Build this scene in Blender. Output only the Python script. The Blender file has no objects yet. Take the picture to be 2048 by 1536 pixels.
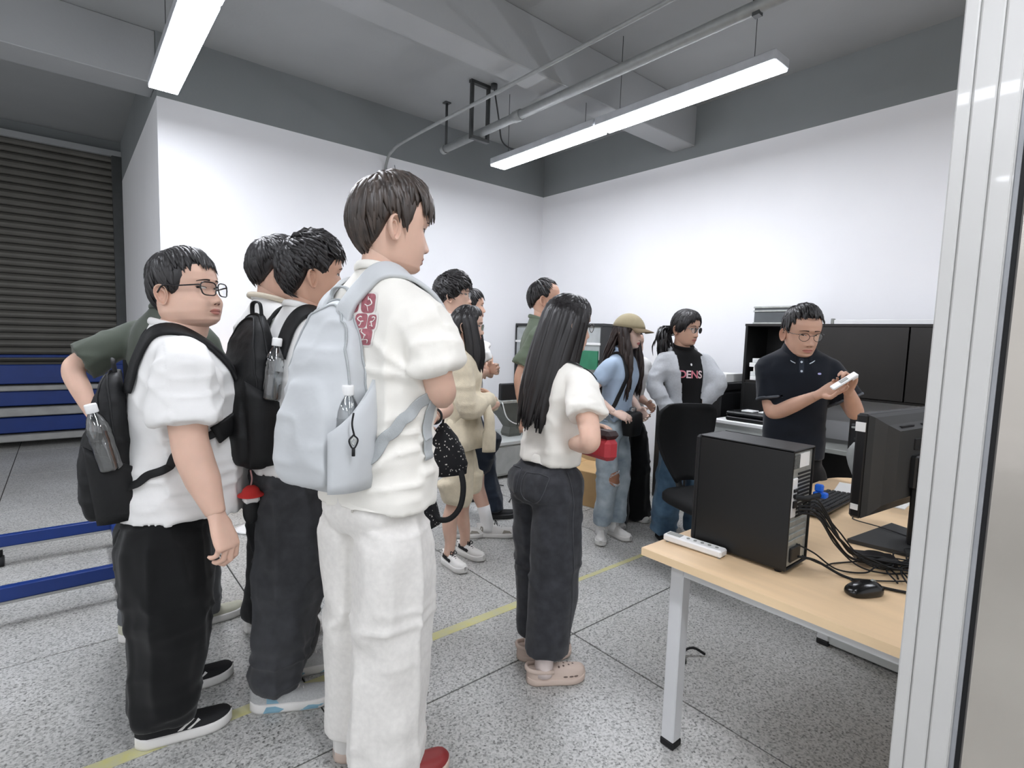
import bpy, bmesh, math, random
import numpy as np
from mathutils import Vector, Matrix, geometry
from mathutils.bvhtree import BVHTree

S = bpy.context.scene
COL = S.collection
PI = math.pi
rnd = random.Random(7)

# ------------------------------------------------------------------ camera, world, exposure
CAM_H = 1.42
F_PX = 1065.0
# world axes: X runs along the left white wall towards the corner, Y along the right white wall
R_CAM = np.array([[0.7668, -0.0318, 0.6401], [-0.6404, -0.0881, 0.7630], [0.0321, -0.9956, -0.0881]])
_u, _s, _v = np.linalg.svd(R_CAM)
R_CAM = _u @ _v
cam_d = bpy.data.cameras.new('camera')
cam_d.sensor_width = 36.0
cam_d.lens = F_PX / 2048 * 36.0
cam_d.clip_start = 0.02
cam = bpy.data.objects.new('camera', cam_d)
COL.objects.link(cam)
_m = np.eye(4)
_m[:3, 0], _m[:3, 1], _m[:3, 2], _m[:3, 3] = R_CAM[:, 0], -R_CAM[:, 1], -R_CAM[:, 2], (0, 0, CAM_H)
cam.matrix_world = Matrix(_m.tolist())
S.camera = cam

world = bpy.data.worlds.new('world')
S.world = world
world.use_nodes = True
world.node_tree.nodes['Background'].inputs[0].default_value = (0.94, 0.96, 1.0, 1)
world.node_tree.nodes['Background'].inputs[1].default_value = 0.42
LAMP = 19.0
S.view_settings.view_transform = 'Standard'
S.view_settings.look = 'None'
S.view_settings.exposure = 1.2
S.view_settings.gamma = 1.0
S.view_settings.use_curve_mapping = False
S.cycles.max_bounces = 6
S.cycles.diffuse_bounces = 3
S.cycles.transparent_max_bounces = 12


# ------------------------------------------------------------------ survey helpers (photo measurements to metres)
def ray(px, py):
    return R_CAM @ np.array([px - 1024.0, py - 768.0, F_PX])


def on_z(px, py, z=0.0):
    d = ray(px, py)
    return np.array([0, 0, CAM_H]) + d * ((z - CAM_H) / d[2])


def on_x(px, py, x):
    d = ray(px, py)
    return np.array([0, 0, CAM_H]) + d * (x / d[0])


def on_y(px, py, y):
    d = ray(px, py)
    return np.array([0, 0, CAM_H]) + d * (y / d[1])


def at_dist(px, py, dist):
    d = ray(px, py)
    return np.array([0, 0, CAM_H]) + d * (dist / math.hypot(d[0], d[1]))


# ------------------------------------------------------------------ materials
def lin(h):
    h = h.lstrip('#')
    out = []
    for i in (0, 2, 4):
        c = int(h[i:i + 2], 16) / 255
        out.append(c / 12.92 if c <= 0.04045 else ((c + 0.055) / 1.055) ** 2.4)
    return out


MATS = {}


def mat(name, col, rough=0.6, metal=0.0, var=0.12, vscale=8.0, bump=0.0, bscale=60.0, stretch=(1, 1, 1), spec=0.5,
        sss=0.0, sheen=0.0, detail=4.0, col2=None, coat=0.0):
    if name in MATS:
        return MATS[name]
    m = bpy.data.materials.new(name)
    m.use_nodes = True
    nt = m.node_tree
    b = nt.nodes['Principled BSDF']
    c = lin(col) if isinstance(col, str) else list(col)
    b.inputs['Roughness'].default_value = rough
    b.inputs['Metallic'].default_value = metal
    b.inputs['Specular IOR Level'].default_value = spec
    b.inputs['Coat Weight'].default_value = coat
    if sss:
        b.inputs['Subsurface Weight'].default_value = sss
        b.inputs['Subsurface Radius'].default_value = (0.012, 0.005, 0.003)
        b.inputs['Subsurface Scale'].default_value = 1.0
    if sheen:
        b.inputs['Sheen Weight'].default_value = sheen
    tc = nt.nodes.new('ShaderNodeTexCoord')
    mp = nt.nodes.new('ShaderNodeMapping')
    mp.inputs['Scale'].default_value = stretch
    nt.links.new(tc.outputs['Object'], mp.inputs[0])
    if var or col2:
        n = nt.nodes.new('ShaderNodeTexNoise')
        n.inputs['Scale'].default_value = vscale
        n.inputs['Detail'].default_value = detail
        nt.links.new(mp.outputs[0], n.inputs['Vector'])
        r = nt.nodes.new('ShaderNodeValToRGB')
        r.color_ramp.elements[0].position = 0.3
        r.color_ramp.elements[1].position = 0.7
        a = [max(0, x * (1 - var)) for x in c]
        d = lin(col2) if col2 else [min(1, x * (1 + var)) for x in c]
        r.color_ramp.elements[0].color = (*a, 1)
        r.color_ramp.elements[1].color = (*d, 1)
        nt.links.new(n.outputs['Fac'], r.inputs[0])
        nt.links.new(r.outputs[0], b.inputs['Base Color'])
    else:
        b.inputs['Base Color'].default_value = (*c, 1)
    if bump:
        n2 = nt.nodes.new('ShaderNodeTexNoise')
        n2.inputs['Scale'].default_value = bscale
        n2.inputs['Detail'].default_value = 3.0
        nt.links.new(mp.outputs[0], n2.inputs['Vector'])
        bp = nt.nodes.new('ShaderNodeBump')
        bp.inputs['Strength'].default_value = bump
        bp.inputs['Distance'].default_value = 0.01
        nt.links.new(n2.outputs['Fac'], bp.inputs['Height'])
        nt.links.new(bp.outputs[0], b.inputs['Normal'])
    MATS[name] = m
    return m


def glass(name, tint=(1, 1, 1), rough=0.02, alpha=0.12):
    """thin clear sheet: mostly straight through, with a surface gloss"""
    if name in MATS:
        return MATS[name]
    m = bpy.data.materials.new(name)
    m.use_nodes = True
    nt = m.node_tree
    nt.nodes.clear()
    o = nt.nodes.new('ShaderNodeOutputMaterial')
    t = nt.nodes.new('ShaderNodeBsdfTransparent')
    t.inputs[0].default_value = (*tint, 1)
    g = nt.nodes.new('ShaderNodeBsdfGlossy')
    g.inputs['Roughness'].default_value = rough
    fr = nt.nodes.new('ShaderNodeFresnel')
    fr.inputs[0].default_value = 1.45
    ad = nt.nodes.new('ShaderNodeMath')
    ad.operation = 'ADD'
    ad.inputs[1].default_value = alpha
    mx = nt.nodes.new('ShaderNodeMixShader')
    nt.links.new(fr.outputs[0], ad.inputs[0])
    nt.links.new(ad.outputs[0], mx.inputs[0])
    nt.links.new(t.outputs[0], mx.inputs[1])
    nt.links.new(g.outputs[0], mx.inputs[2])
    nt.links.new(mx.outputs[0], o.inputs[0])
    MATS[name] = m
    return m


def emit(name, col, strength):
    m = bpy.data.materials.new(name)
    m.use_nodes = True
    nt = m.node_tree
    nt.nodes.clear()
    o = nt.nodes.new('ShaderNodeOutputMaterial')
    e = nt.nodes.new('ShaderNodeEmission')
    e.inputs[0].default_value = (*lin(col), 1)
    e.inputs[1].default_value = strength
    nt.links.new(e.outputs[0], o.inputs[0])
    MATS[name] = m
    return m


# ------------------------------------------------------------------ mesh collector
def frame(d, up=(0, 0, 1)):
    """orthonormal side, up for direction d"""
    d = Vector(d).normalized()
    u = Vector(up)
    s = d.cross(u)
    if s.length < 1e-5:
        s = d.cross(Vector((1, 0, 0)))
    s.normalize()
    return s, s.cross(d).normalized()


def catmull(pts, n):
    P = [np.array(p, float) for p in pts]
    P = [2 * P[0] - P[1]] + P + [2 * P[-1] - P[-2]]
    segs = len(P) - 3
    out = []
    for i in range(n):
        t = i / (n - 1) * segs
        k = min(int(t), segs - 1)
        u = t - k
        a, b, c, d = P[k:k + 4]
        out.append(0.5 * (2 * b + (c - a) * u + (2 * a - 5 * b + 4 * c - d) * u * u + (3 * b - a - 3 * c + d) * u ** 3))
    return np.array(out)


class MB:
    def __init__(s):
        s.v, s.f, s.m, s.sm = [], [], [], []

    def add(s, V, F, mi=0, smooth=False):
        o = len(s.v)
        s.v.extend([tuple(map(float, p)) for p in V])
        s.f.extend([tuple(int(i) + o for i in f) for f in F])
        s.m.extend([mi] * len(F))
        s.sm.extend([smooth] * len(F))
        return s

    def box(s, x0, y0, z0, x1, y1, z1, mi=0, bev=0.0, M=None):
        lo = np.minimum((x0, y0, z0), (x1, y1, z1))
        hi = np.maximum((x0, y0, z0), (x1, y1, z1))
        c, h = (lo + hi) / 2, (hi - lo) / 2
        b = min(bev, 0.49 * 2 * h.min())
        V, F = [], []
        if b <= 0:
            for sx in (-1, 1):
                for sy in (-1, 1):
                    for sz in (-1, 1):
                        V.append(c + h * (sx, sy, sz))
            F = [(0, 1, 3, 2), (4, 6, 7, 5), (0, 4, 5, 1), (2, 3, 7, 6), (0, 2, 6, 4), (1, 5, 7, 3)]
        else:
            idx = {}
            for sx in (-1, 1):
                for sy in (-1, 1):
                    for sz in (-1, 1):
                        sg = np.array((sx, sy, sz))
                        for a in range(3):
                            k = h - b
                            p = sg * k
                            p = p.astype(float)
                            p[a] = sg[a] * h[a]
                            idx[(sx, sy, sz, a)] = len(V)
                            V.append(c + p)
            for a in range(3):
                b1, b2 = [i for i in range(3) if i != a]
                for sg in (-1, 1):
                    q = []
                    for (u, w) in ((-1, -1), (1, -1), (1, 1), (-1, 1)):
                        k = [0, 0, 0]
                        k[a], k[b1], k[b2] = sg, u, w
                        q.append(idx[(*k, a)])
                    F.append(tuple(q))
            for a in range(3):
                b1, b2 = [i for i in range(3) if i != a]
                for u in (-1, 1):
                    for w in (-1, 1):
                        k0, k1 = [0, 0, 0], [0, 0, 0]
                        k0[a], k0[b1], k0[b2] = -1, u, w
                        k1[a], k1[b1], k1[b2] = 1, u, w
                        F.append((idx[(*k0, b1)], idx[(*k1, b1)], idx[(*k1, b2)], idx[(*k0, b2)]))
            for sx in (-1, 1):
                for sy in (-1, 1):
                    for sz in (-1, 1):
                        F.append(tuple(idx[(sx, sy, sz, a)] for a in range(3)))
        if M is not None:
            V = [M @ Vector(p) for p in V]
        return s.add(V, F, mi)

    def rings(s, rings, mi=0, smooth=True, cap=True, closed=False, capmi=None):
        n = len(rings[0])
        V = [p for r in rings for p in r]
        F = []
        L = len(rings)
        for i in range(L - 1 + (1 if closed else 0)):
            a, b = i * n, ((i + 1) % L) * n
            for j in range(n):
                k = (j + 1) % n
                F.append((a + j, a + k, b + k, b + j))
        s.add(V, F, mi, smooth)
        if cap and not closed:
            o = len(s.v) - len(V)
            cm = mi if capmi is None else capmi
            s.f.append(tuple(o + j for j in reversed(range(n))))
            s.f.append(tuple(o + (L - 1) * n + j for j in range(n)))
            s.m += [cm, cm]
            s.sm += [False, False]
        return s

    def tube(s, pts, r, n=8, mi=0, smooth=True, flat=1.0, up=(0, 0, 1), cap=True, closed=False, M=None):
        P = [Vector(p) for p in pts]
        L = len(P)
        rr = r if hasattr(r, '__len__') else [r] * L
        rings = []
        side = None
        for i in range(L):
            if closed:
                d = P[(i + 1) % L] - P[i - 1]
            else:
                d = P[min(i + 1, L - 1)] - P[max(i - 1, 0)]
            if d.length < 1e-9:
                d = Vector((0, 0, 1))
            d.normalize()
            if side is None:
                side, _ = frame(d, up)
            side = (side - d * side.dot(d))
            side.normalize()
            u = side.cross(d)
            rings.append([P[i] + side * (math.cos(a) * rr[i]) + u * (math.sin(a) * rr[i] * flat)
                          for a in (2 * PI * k / n for k in range(n))])
        if M is not None:
            rings = [[M @ p for p in r_] for r_ in rings]
        return s.rings(rings, mi, smooth, cap, closed)

    def cyl(s, p0, p1, r, n=16, mi=0, r1=None, smooth=True):
        return s.tube([p0, p1], [r, r if r1 is None else r1], n, mi, smooth)

    def prism(s, poly, z0, z1, mi=0, M=None, smooth=False):
        n = len(poly)
        V = [(p[0], p[1], z0) for p in poly] + [(p[0], p[1], z1) for p in poly]
        F = [(j, (j + 1) % n, n + (j + 1) % n, n + j) for j in range(n)]
        F += [tuple(reversed(range(n))), tuple(range(n, 2 * n))]
        if M is not None:
            V = [M @ Vector(p) for p in V]
        return s.add(V, F, mi, smooth)

    def lathe(s, prof, n=20, mi=0, M=None, smooth=True, cap=True):
        R = []
        for (r, z) in prof:
            ring = [Vector((r * math.cos(2 * PI * k / n), r * math.sin(2 * PI * k / n), z)) for k in range(n)]
            R.append([M @ p for p in ring] if M is not None else ring)
        return s.rings(R, mi, smooth, cap)

    def ellipsoid(s, c, r, n=16, m=10, mi=0, M=None):
        R = []
        for i in range(1, m):
            t = PI * i / m
            R.append([Vector((c[0] + r[0] * math.sin(t) * math.cos(2 * PI * k / n),
                              c[1] + r[1] * math.sin(t) * math.sin(2 * PI * k / n),
                              c[2] - r[2] * math.cos(t))) for k in range(n)])
        if M is not None:
            R = [[M @ p for p in q] for q in R]
        return s.rings(R, mi, True, True)

    def build(s, name, mats, parent=None, smooth=None, recalc=True):
        me = bpy.data.meshes.new(name)
        me.from_pydata(s.v, [], s.f)
        if not isinstance(mats, (list, tuple)):
            mats = [mats]
        for m in mats:
            me.materials.append(m)
        me.polygons.foreach_set('material_index', s.m)
        me.polygons.foreach_set('use_smooth', s.sm if smooth is None else [smooth] * len(s.f))
        me.update()
        if recalc and 6 < len(s.f) < 70000:
            bm = bmesh.new()
            bm.from_mesh(me)
            bmesh.ops.recalc_face_normals(bm, faces=bm.faces)
            bm.to_mesh(me)
            bm.free()
        o = bpy.data.objects.new(name, me)
        COL.objects.link(o)
        if parent is not None:
            o.parent = parent
        return o


def arrays_obj(name, V, F, mats, parent=None, smooth=True, mi=None):
    b = MB()
    b.v = [tuple(p) for p in np.asarray(V, float).tolist()]
    b.f = [tuple(f) for f in F]
    b.m = [0] * len(b.f) if mi is None else list(mi)
    b.sm = [smooth] * len(b.f)
    return b.build(name, mats, parent, recalc=False)


def tag(o, label=None, cat=None, group=None, kind=None):
    if label:
        o['label'] = label
    if cat:
        o['category'] = cat
    if group:
        o['group'] = group
    if kind:
        o['kind'] = kind
    return o


def thing(name, label, cat, loc=(0, 0, 0), rz=0.0, group=None):
    o = bpy.data.objects.new(name, None)
    o.empty_display_size = 0.1
    COL.objects.link(o)
    o.location = [float(x) for x in loc]
    o.rotation_euler = (0, 0, rz)
    return tag(o, label, cat, group)


def copy_tree(o, parent=None):
    c = o.copy()
    COL.objects.link(c)
    if parent is not None:
        c.parent = parent
    for ch in list(o.children):
        copy_tree(ch, c)
    return c


# ------------------------------------------------------------------ vector noise and voxel union
def vnoise(P, seed=0):
    """smooth value noise in [-1, 1] for an (n,3) array"""
    P = np.asarray(P, float) + seed * 17.31
    i = np.floor(P).astype(np.int64)
    f = P - i
    f = f * f * f * (f * (f * 6 - 15) + 10)

    def h(a, b, c):
        n = (a * 374761393 + b * 668265263 + c * 2147483647 + seed * 1013) & 0x7fffffff
        n = ((n ^ (n >> 13)) * 1274126177) & 0x7fffffff
        n = (n ^ (n >> 16)) & 0xffff
        return n / 32767.5 - 1
    r = 0
    for dx in (0, 1):
        wx = f[:, 0] if dx else 1 - f[:, 0]
        for dy in (0, 1):
            wy = f[:, 1] if dy else 1 - f[:, 1]
            for dz in (0, 1):
                wz = f[:, 2] if dz else 1 - f[:, 2]
                r = r + wx * wy * wz * h(i[:, 0] + dx, i[:, 1] + dy, i[:, 2] + dz)
    return r


def quads(me):
    n = len(me.polygons)
    lt = np.empty(n, np.int32)
    me.polygons.foreach_get('loop_total', lt)
    li = np.empty(len(me.loops), np.int32)
    me.loops.foreach_get('vertex_index', li)
    out, k = [], 0
    for c in lt:
        out.append(tuple(li[k:k + c].tolist()))
        k += c
    return out


def voxel(mb, size, smooth=2):
    """union of closed shells as one surface; returns verts, faces"""
    me = bpy.data.meshes.new('tmp')
    me.from_pydata(mb.v, [], mb.f)
    o = bpy.data.objects.new('tmp', me)
    COL.objects.link(o)
    md = o.modifiers.new('r', 'REMESH')
    md.mode = 'VOXEL'
    md.voxel_size = size
    dg = bpy.context.evaluated_depsgraph_get()
    ev = o.evaluated_get(dg)
    m2 = ev.to_mesh()
    V = np.empty(len(m2.vertices) * 3)
    m2.vertices.foreach_get('co', V)
    V = V.reshape(-1, 3)
    E = np.empty(len(m2.edges) * 2, np.int32)
    m2.edges.foreach_get('vertices', E)
    E = E.reshape(-1, 2)
    F = quads(m2)
    ev.to_mesh_clear()
    bpy.data.objects.remove(o)
    bpy.data.meshes.remove(me)
    V = relax(V, E, smooth)
    return V, F, E


def relax(V, E, it, lam=0.5):
    n = len(V)
    deg = np.bincount(E.ravel(), minlength=n).astype(float)[:, None]
    deg[deg == 0] = 1
    for _ in range(it):
        a = np.stack([np.bincount(E[:, 0], V[E[:, 1], k], n) + np.bincount(E[:, 1], V[E[:, 0], k], n) for k in range(3)], 1)
        V = V + lam * (a / deg - V)
    return V


def vnormals(V, F):
    Q = np.array([f if len(f) == 4 else (*f, f[-1]) for f in F])
    n = np.cross(V[Q[:, 2]] - V[Q[:, 0]], V[Q[:, 3]] - V[Q[:, 1]])
    N = np.zeros_like(V)
    for k in range(4):
        for c in range(3):
            N[:, c] += np.bincount(Q[:, k], n[:, c], len(V))
    l = np.linalg.norm(N, axis=1, keepdims=True)
    l[l == 0] = 1
    return N / l


def bvh_of(V, F):
    return BVHTree.FromPolygons([Vector(p) for p in V.tolist()], F)
# ------------------------------------------------------------------ room materials
def terrazzo():
    m = bpy.data.materials.new('terrazzo')
    m.use_nodes = True
    nt = m.node_tree
    b = nt.nodes['Principled BSDF']
    b.inputs['Roughness'].default_value = 0.42
    g = nt.nodes.new('ShaderNodeNewGeometry')
    v = nt.nodes.new('ShaderNodeTexVoronoi')
    v.inputs['Scale'].default_value = 150
    n = nt.nodes.new('ShaderNodeTexNoise')
    n.inputs['Scale'].default_value = 95
    n.inputs['Detail'].default_value = 5
    big = nt.nodes.new('ShaderNodeTexNoise')
    big.inputs['Scale'].default_value = 1.3
    big.inputs['Detail'].default_value = 4
    for t in (v, n, big):
        nt.links.new(g.outputs['Position'], t.inputs['Vector'])
    sp = nt.nodes.new('ShaderNodeSeparateColor')
    nt.links.new(v.outputs['Color'], sp.inputs[0])
    mx = nt.nodes.new('ShaderNodeMath')
    mx.operation = 'MULTIPLY_ADD'
    mx.inputs[1].default_value = 0.55
    nt.links.new(sp.outputs[0], mx.inputs[0])
    nt.links.new(n.outputs['Fac'], mx.inputs[2])
    r = nt.nodes.new('ShaderNodeValToRGB')
    e = r.color_ramp.elements
    e[0].position, e[0].color = 0.36, (0.10, 0.10, 0.095, 1)
    e[1].position, e[1].color = 0.95, (0.58, 0.58, 0.565, 1)
    k = e.new(0.62)
    k.color = (0.38, 0.38, 0.366, 1)
    nt.links.new(mx.outputs[0], r.inputs[0])
    r2 = nt.nodes.new('ShaderNodeValToRGB')
    r2.color_ramp.elements[0].position, r2.color_ramp.elements[0].color = 0.3, (0.80, 0.79, 0.77, 1)
    r2.color_ramp.elements[1].position, r2.color_ramp.elements[1].color = 0.7, (1, 1, 1, 1)
    nt.links.new(big.outputs['Fac'], r2.inputs[0])
    mm = nt.nodes.new('ShaderNodeMix')
    mm.data_type = 'RGBA'
    mm.blend_type = 'MULTIPLY'
    mm.inputs[0].default_value = 1.0
    nt.links.new(r.outputs[0], mm.inputs[6])
    nt.links.new(r2.outputs[0], mm.inputs[7])
    nt.links.new(mm.outputs[2], b.inputs['Base Color'])
    MATS['terrazzo'] = m
    return m


m_floor = terrazzo()
m_joint = mat('floor_joint', '#3b3a37', 0.9)
m_white = mat('white_wall_paint', '#f1f1f3', 0.75, var=0.015, vscale=1.5, bump=0.02, bscale=120)
m_dark = mat('grey_concrete_paint', '#868a8b', 0.85, var=0.06, vscale=1.2, bump=0.08, bscale=40)
m_ceil = mat('grey_ceiling_paint', '#a3a5a5', 0.9, var=0.07, vscale=1.0, bump=0.08, bscale=40)
m_beam = mat('grey_beam_paint', '#a8aaab', 0.9, var=0.05, vscale=1.0, bump=0.08, bscale=40)
m_pipe = mat('galvanised_pipe', '#9a9d9c', 0.5, 0.3, var=0.08, vscale=20)
m_steel_dark = mat('dark_steel', '#4a4c4c', 0.6, 0.3)
m_slat = mat('shutter_slat', '#67655f', 0.55, 0.25, var=0.1, vscale=3)
m_blue = mat('blue_painted_steel', '#0b2f74', 0.4, 0.0, var=0.08, vscale=6)
m_grey = mat('grey_painted_steel', '#9b9b98', 0.5, 0.0)
m_black = mat('black_plastic', '#121214', 0.45, var=0.08)
m_blackmat = mat('matte_black', '#0c0d0f', 0.7, var=0.1)
m_alu = mat('white_aluminium', '#bdbcb9', 0.3, 0.0, var=0.02, coat=0.2)
m_steelp = mat('stainless_sheet', '#c6c0b8', 0.17, 0.95, var=0.05, vscale=2.0, bump=0.035, bscale=5, stretch=(1, 0.25, 2.2))
m_tape = mat('yellow_tape', '#d6d08a', 0.6, var=0.14, vscale=22, col2='#c2c0a0')
m_tube = emit('led_diffuser', '#f4f7ff', LAMP)
m_housing = mat('white_lamp_housing', '#b9bcc0', 0.5)

# ------------------------------------------------------------------ floor with tiles
fl = MB().box(-6.0, -5.0, -0.25, 4.9, 8.7, -0.005).build('floor', m_joint)
tag(fl, kind='structure')
XL = [-6.0] + [0.70 + 1.14 * k for k in range(-5, 4)] + [4.75]
YL = [-5.0] + [1.67 + 1.23 * k for k in range(-5, 6)] + [8.6]
for i in range(len(XL) - 1):
    for j in range(len(YL) - 1):
        x0, x1, y0, y1 = XL[i], XL[i + 1], YL[j], YL[j + 1]
        g = 0.0035
        MB().box(x0 + g, y0 + g, -0.02, x1 - g, y1 - g, 0.0, bev=0.0015).build('floor_tile', m_floor, fl)
tp = MB()
tp.box(-1.2, 2.02, 0.0005, 2.06, 2.075, 0.0015)
tp.box(2.10, 2.035, 0.0005, 4.2, 2.068, 0.0015)
tag(tp.build('yellow_floor_tape', m_tape, None), 'worn yellow floor tape line running across the speckled tiles', 'tape')

# ------------------------------------------------------------------ walls, beams, ceiling
wl = MB().box(0.6, 5.1, 0, 4.95, 5.3, 3.19).build('wall_left', m_white)
tag(wl, kind='structure')
MB().box(0.6, 5.1, 3.19, 4.95, 5.3, 3.67).build('upper_band', m_dark, wl)
wr = MB().box(0.6, 5.3, 0, 0.8, 8.6, 3.19).build('wall_return', m_white)
tag(wr, kind='structure')
MB().box(0.6, 5.3, 3.19, 0.8, 8.6, 3.67).build('upper_band', m_dark, wr)
ws = MB().box(4.7, -5.0, 0, 4.95, 5.1, 3.19).build('wall_right', m_white)
tag(ws, kind='structure')
MB().box(4.7, -5.0, 3.19, 4.95, 5.1, 3.67).build('upper_band', m_dark, ws)
wb = MB().box(-6.0, 8.46, 3.49, 0.6, 8.7, 3.67).box(-6.0, 8.50, 0, -4.2, 8.7, 3.49).build('wall_back', m_dark)
tag(wb, kind='structure')
MB().box(-6.0, 8.36, 3.47, 0.6, 8.46, 3.54, bev=0.004).build('ledge', m_beam, wb)
ce = MB().box(-6.0, -5.0, 3.67, 4.95, 8.7, 3.85).build('ceiling', m_ceil)
tag(ce, kind='structure')
for (y0, y1, zb) in ((2.98, 3.22, 3.30), (5.11, 5.45, 3.28), (-1.6, -1.3, 3.30)):
    x1 = 4.7 if y0 < 5 else 0.6
    tag(MB().box(-6.0, y0, zb, x1, y1, 3.67, bev=0.006).build('trim_%d' % (1 + int(y0 > 0) + int(y0 > 5)), m_beam), kind='structure')

# ------------------------------------------------------------------ roller shutter
d2 = MB().box(0.50, 8.36, 0.0, 0.60, 8.46, 3.48, bev=0.004).build('door_2', m_steel_dark)
tag(d2, kind='structure')
MB().box(-4.2, 8.47, 0.0, 0.6, 8.49, 3.49).build('light_block_sheet', m_steel_dark, d2)  # added sheet, stops outside light showing through the slat gaps
pz = 0.0845
prof = [(0.0, 0.002), (-0.012, 0.010), (-0.022, 0.030), (-0.022, 0.052), (-0.010, 0.070), (0.0, 0.080), (0.012, 0.080), (0.012, 0.002)]
slat0 = None
for k in range(41):
    if slat0 is None:
        b = MB()
        b.rings([[(x, 8.43 + y, z) for (y, z) in prof] for x in (-4.2, 0.52)], 0, False)
        slat0 = o = b.build('slat', m_slat, d2)
    else:
        o = slat0.copy()
        COL.objects.link(o)
    o.location.z = 0.02 + k * pz

# ------------------------------------------------------------------ blue rack against the shutter and blue floor rails
t = thing('steel_rack', 'blue steel rack with grey shelf lips in front of the roller shutter', 'rack', (-1.4, 8.1, 0))
for (z0, z1) in ((1.015, 1.045), (0.72, 0.935), (0.475, 0.64), (0.17, 0.345)):
    MB().box(-2.4, -0.04, z0, 1.93, 0.02, z1, bev=0.008).build('beam', m_blue, t)
for (z0, z1) in ((0.645, 0.70), (0.36, 0.455), (0.075, 0.15)):
    MB().box(-2.4, -0.09, z0, 1.93, 0.05, z1, bev=0.01).build('shelf_lip', m_grey, t)
for x in (-2.3, 1.86):
    MB().box(x, -0.02, 0, x + 0.07, 0.10, 1.05, bev=0.004).build('post', m_blue, t)

t = thing('rail_frame', 'low blue steel rail frame on the floor behind the boy with glasses', 'frame', (-1.2, 3.75, 0))
for y in (0.40, -0.43):
    r = MB().box(-1.6, y - 0.012, 0.118, 1.42, y + 0.03, 0.185, bev=0.004).build('rail', m_blue, t)
    MB().box(-1.6, y - 0.02, 0.108, 1.42, y + 0.035, 0.118).build('flange', m_grey, r)
MB().box(1.38, -0.42, 0.12, 1.44, 0.40, 0.18, bev=0.004).build('cross_bar', m_blue, t)
for x in (-1.5, 0.87, 1.41):
    for y in (0.41, -0.42):
        if x == 0.87 and y < 0:
            continue
        c = MB().cyl((x, y, 0.06), (x, y, 0.115), 0.012, 10)
        c.cyl((x - 0.016, y, 0.032), (x + 0.016, y, 0.032), 0.032, 14)
        c.build('caster', m_blackmat, t)

# ------------------------------------------------------------------ linear lamps
def lamp(x, y0, y1, z, label, w=0.17):
    t = thing('linear_lamp', label, 'lamp', (x, (y0 + y1) / 2, z), 0, 'linear ceiling lamps')
    h = (y1 - y0) / 2
    b = MB().box(-w / 2 - 0.004, -h, 0.0, w / 2 + 0.004, h, 0.06, bev=0.005)
    b.build('housing', m_housing, t)
    MB().box(-w / 2, -h + 0.006, -0.012, w / 2, h - 0.006, 0.0, bev=0.004).build('diffuser', m_tube, t)
    for s in (-0.75, 0.75):
        MB().cyl((0, s * h, 0.06), (0, s * h, 3.67 - z), 0.0025, 6).build('suspension_wire', m_steel_dark, t)


lamp(3.25, 2.90, 4.20, 3.05, 'far half of the long lit ceiling lamp near the right wall')
lamp(3.25, 1.52, 2.885, 3.05, 'near half of the long lit ceiling lamp near the right wall')
lamp(0.575, 3.19, 4.55, 3.05, 'lit linear ceiling lamp above the left corner of the white wall')
lamp(0.575, 1.81, 3.17, 3.05, 'lit linear ceiling lamp continuing overhead out of view')
for (x, y) in ((0.575, -0.2), (0.575, -1.7), (-1.9, 3.6), (-1.9, 0.4), (-1.9, -2.2), (3.25, -0.8), (-4.2, 3.6), (-4.2, 0.4)):
    lamp(x, y - 0.68, y + 0.68, 3.05, 'lit linear ceiling lamp behind the viewer')

# ------------------------------------------------------------------ pipes
t = thing('sprinkler_pipe', 'grey galvanised ceiling pipe hung on steel rods', 'pipe', (2.92, 3.0, 3.235))
MB().cyl((0, 1.62, 0), (0, -2.6, 0), 0.036, 16).build('pipe', m_pipe, t)
MB().cyl((0, 1.65, 0), (0, 1.60, 0), 0.043, 16).build('end_cap', m_pipe, t)
MB().cyl((0, 0.55, 0), (0, 0.47, 0), 0.045, 16).build('coupling', m_pipe, t)
for y in (1.60,):
    b = MB().cyl((0, y, -0.04), (0, y, 0.435), 0.013, 8)
    b.box(-0.03, y - 0.03, 0.425, 0.03, y + 0.03, 0.435)
    b.build('hanger', m_steel_dark, t)
b = MB()
for x in (-0.09, 0.09):
    b.box(x - 0.014, 1.05 - 0.014, -0.06, x + 0.014, 1.05 + 0.014, 0.435)
b.box(-0.10, 1.03, -0.065, 0.10, 1.07, -0.037).box(-0.11, 1.03, 0.41, 0.11, 1.07, 0.435)
b.build('trapeze_hanger', m_steel_dark, t)
b = MB().box(-0.02, -1.5, -0.05, 0.02, -1.46, 0.435)
b.build('hanger', m_steel_dark, t)

cd = MB()
cd.tube(catmull([(2.55, -0.3, 3.25), (2.55, 3.0, 3.25), (2.53, 4.6, 3.24), (2.52, 4.95, 3.20), (2.52, 5.06, 3.12), (2.52, 5.085, 2.98), (2.52, 5.085, 2.5), (2.52, 5.085, 1.6)], 60), 0.014, 8)
tag(cd.build('conduit', m_pipe), 'thin grey conduit running under the ceiling and down the wall', 'pipe')
cb = MB()
cb.tube(catmull([(3.02, 3.98, 3.64), (3.05, 3.98, 3.52), (3.12, 4.02, 3.38), (3.20, 4.08, 3.26), (3.30, 4.10, 3.22), (3.42, 4.1, 3.215)], 30), 0.007, 6)
cb.cyl((3.02, 3.98, 3.67), (3.02, 3.98, 3.63), 0.03, 12)
tag(cb.build('loose_cable', m_steel_dark), 'loose dark cable dangling from the ceiling beside the pipe hanger', 'cable')
w2 = MB().tube(catmull([(2.62, 5.09, 3.12), (2.66, 5.085, 2.95), (2.69, 5.085, 2.75)], 12), 0.003, 5)
tag(w2.build('thin_wire', m_steel_dark), 'thin wire hanging on the white wall beside the conduit', 'cable')

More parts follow.
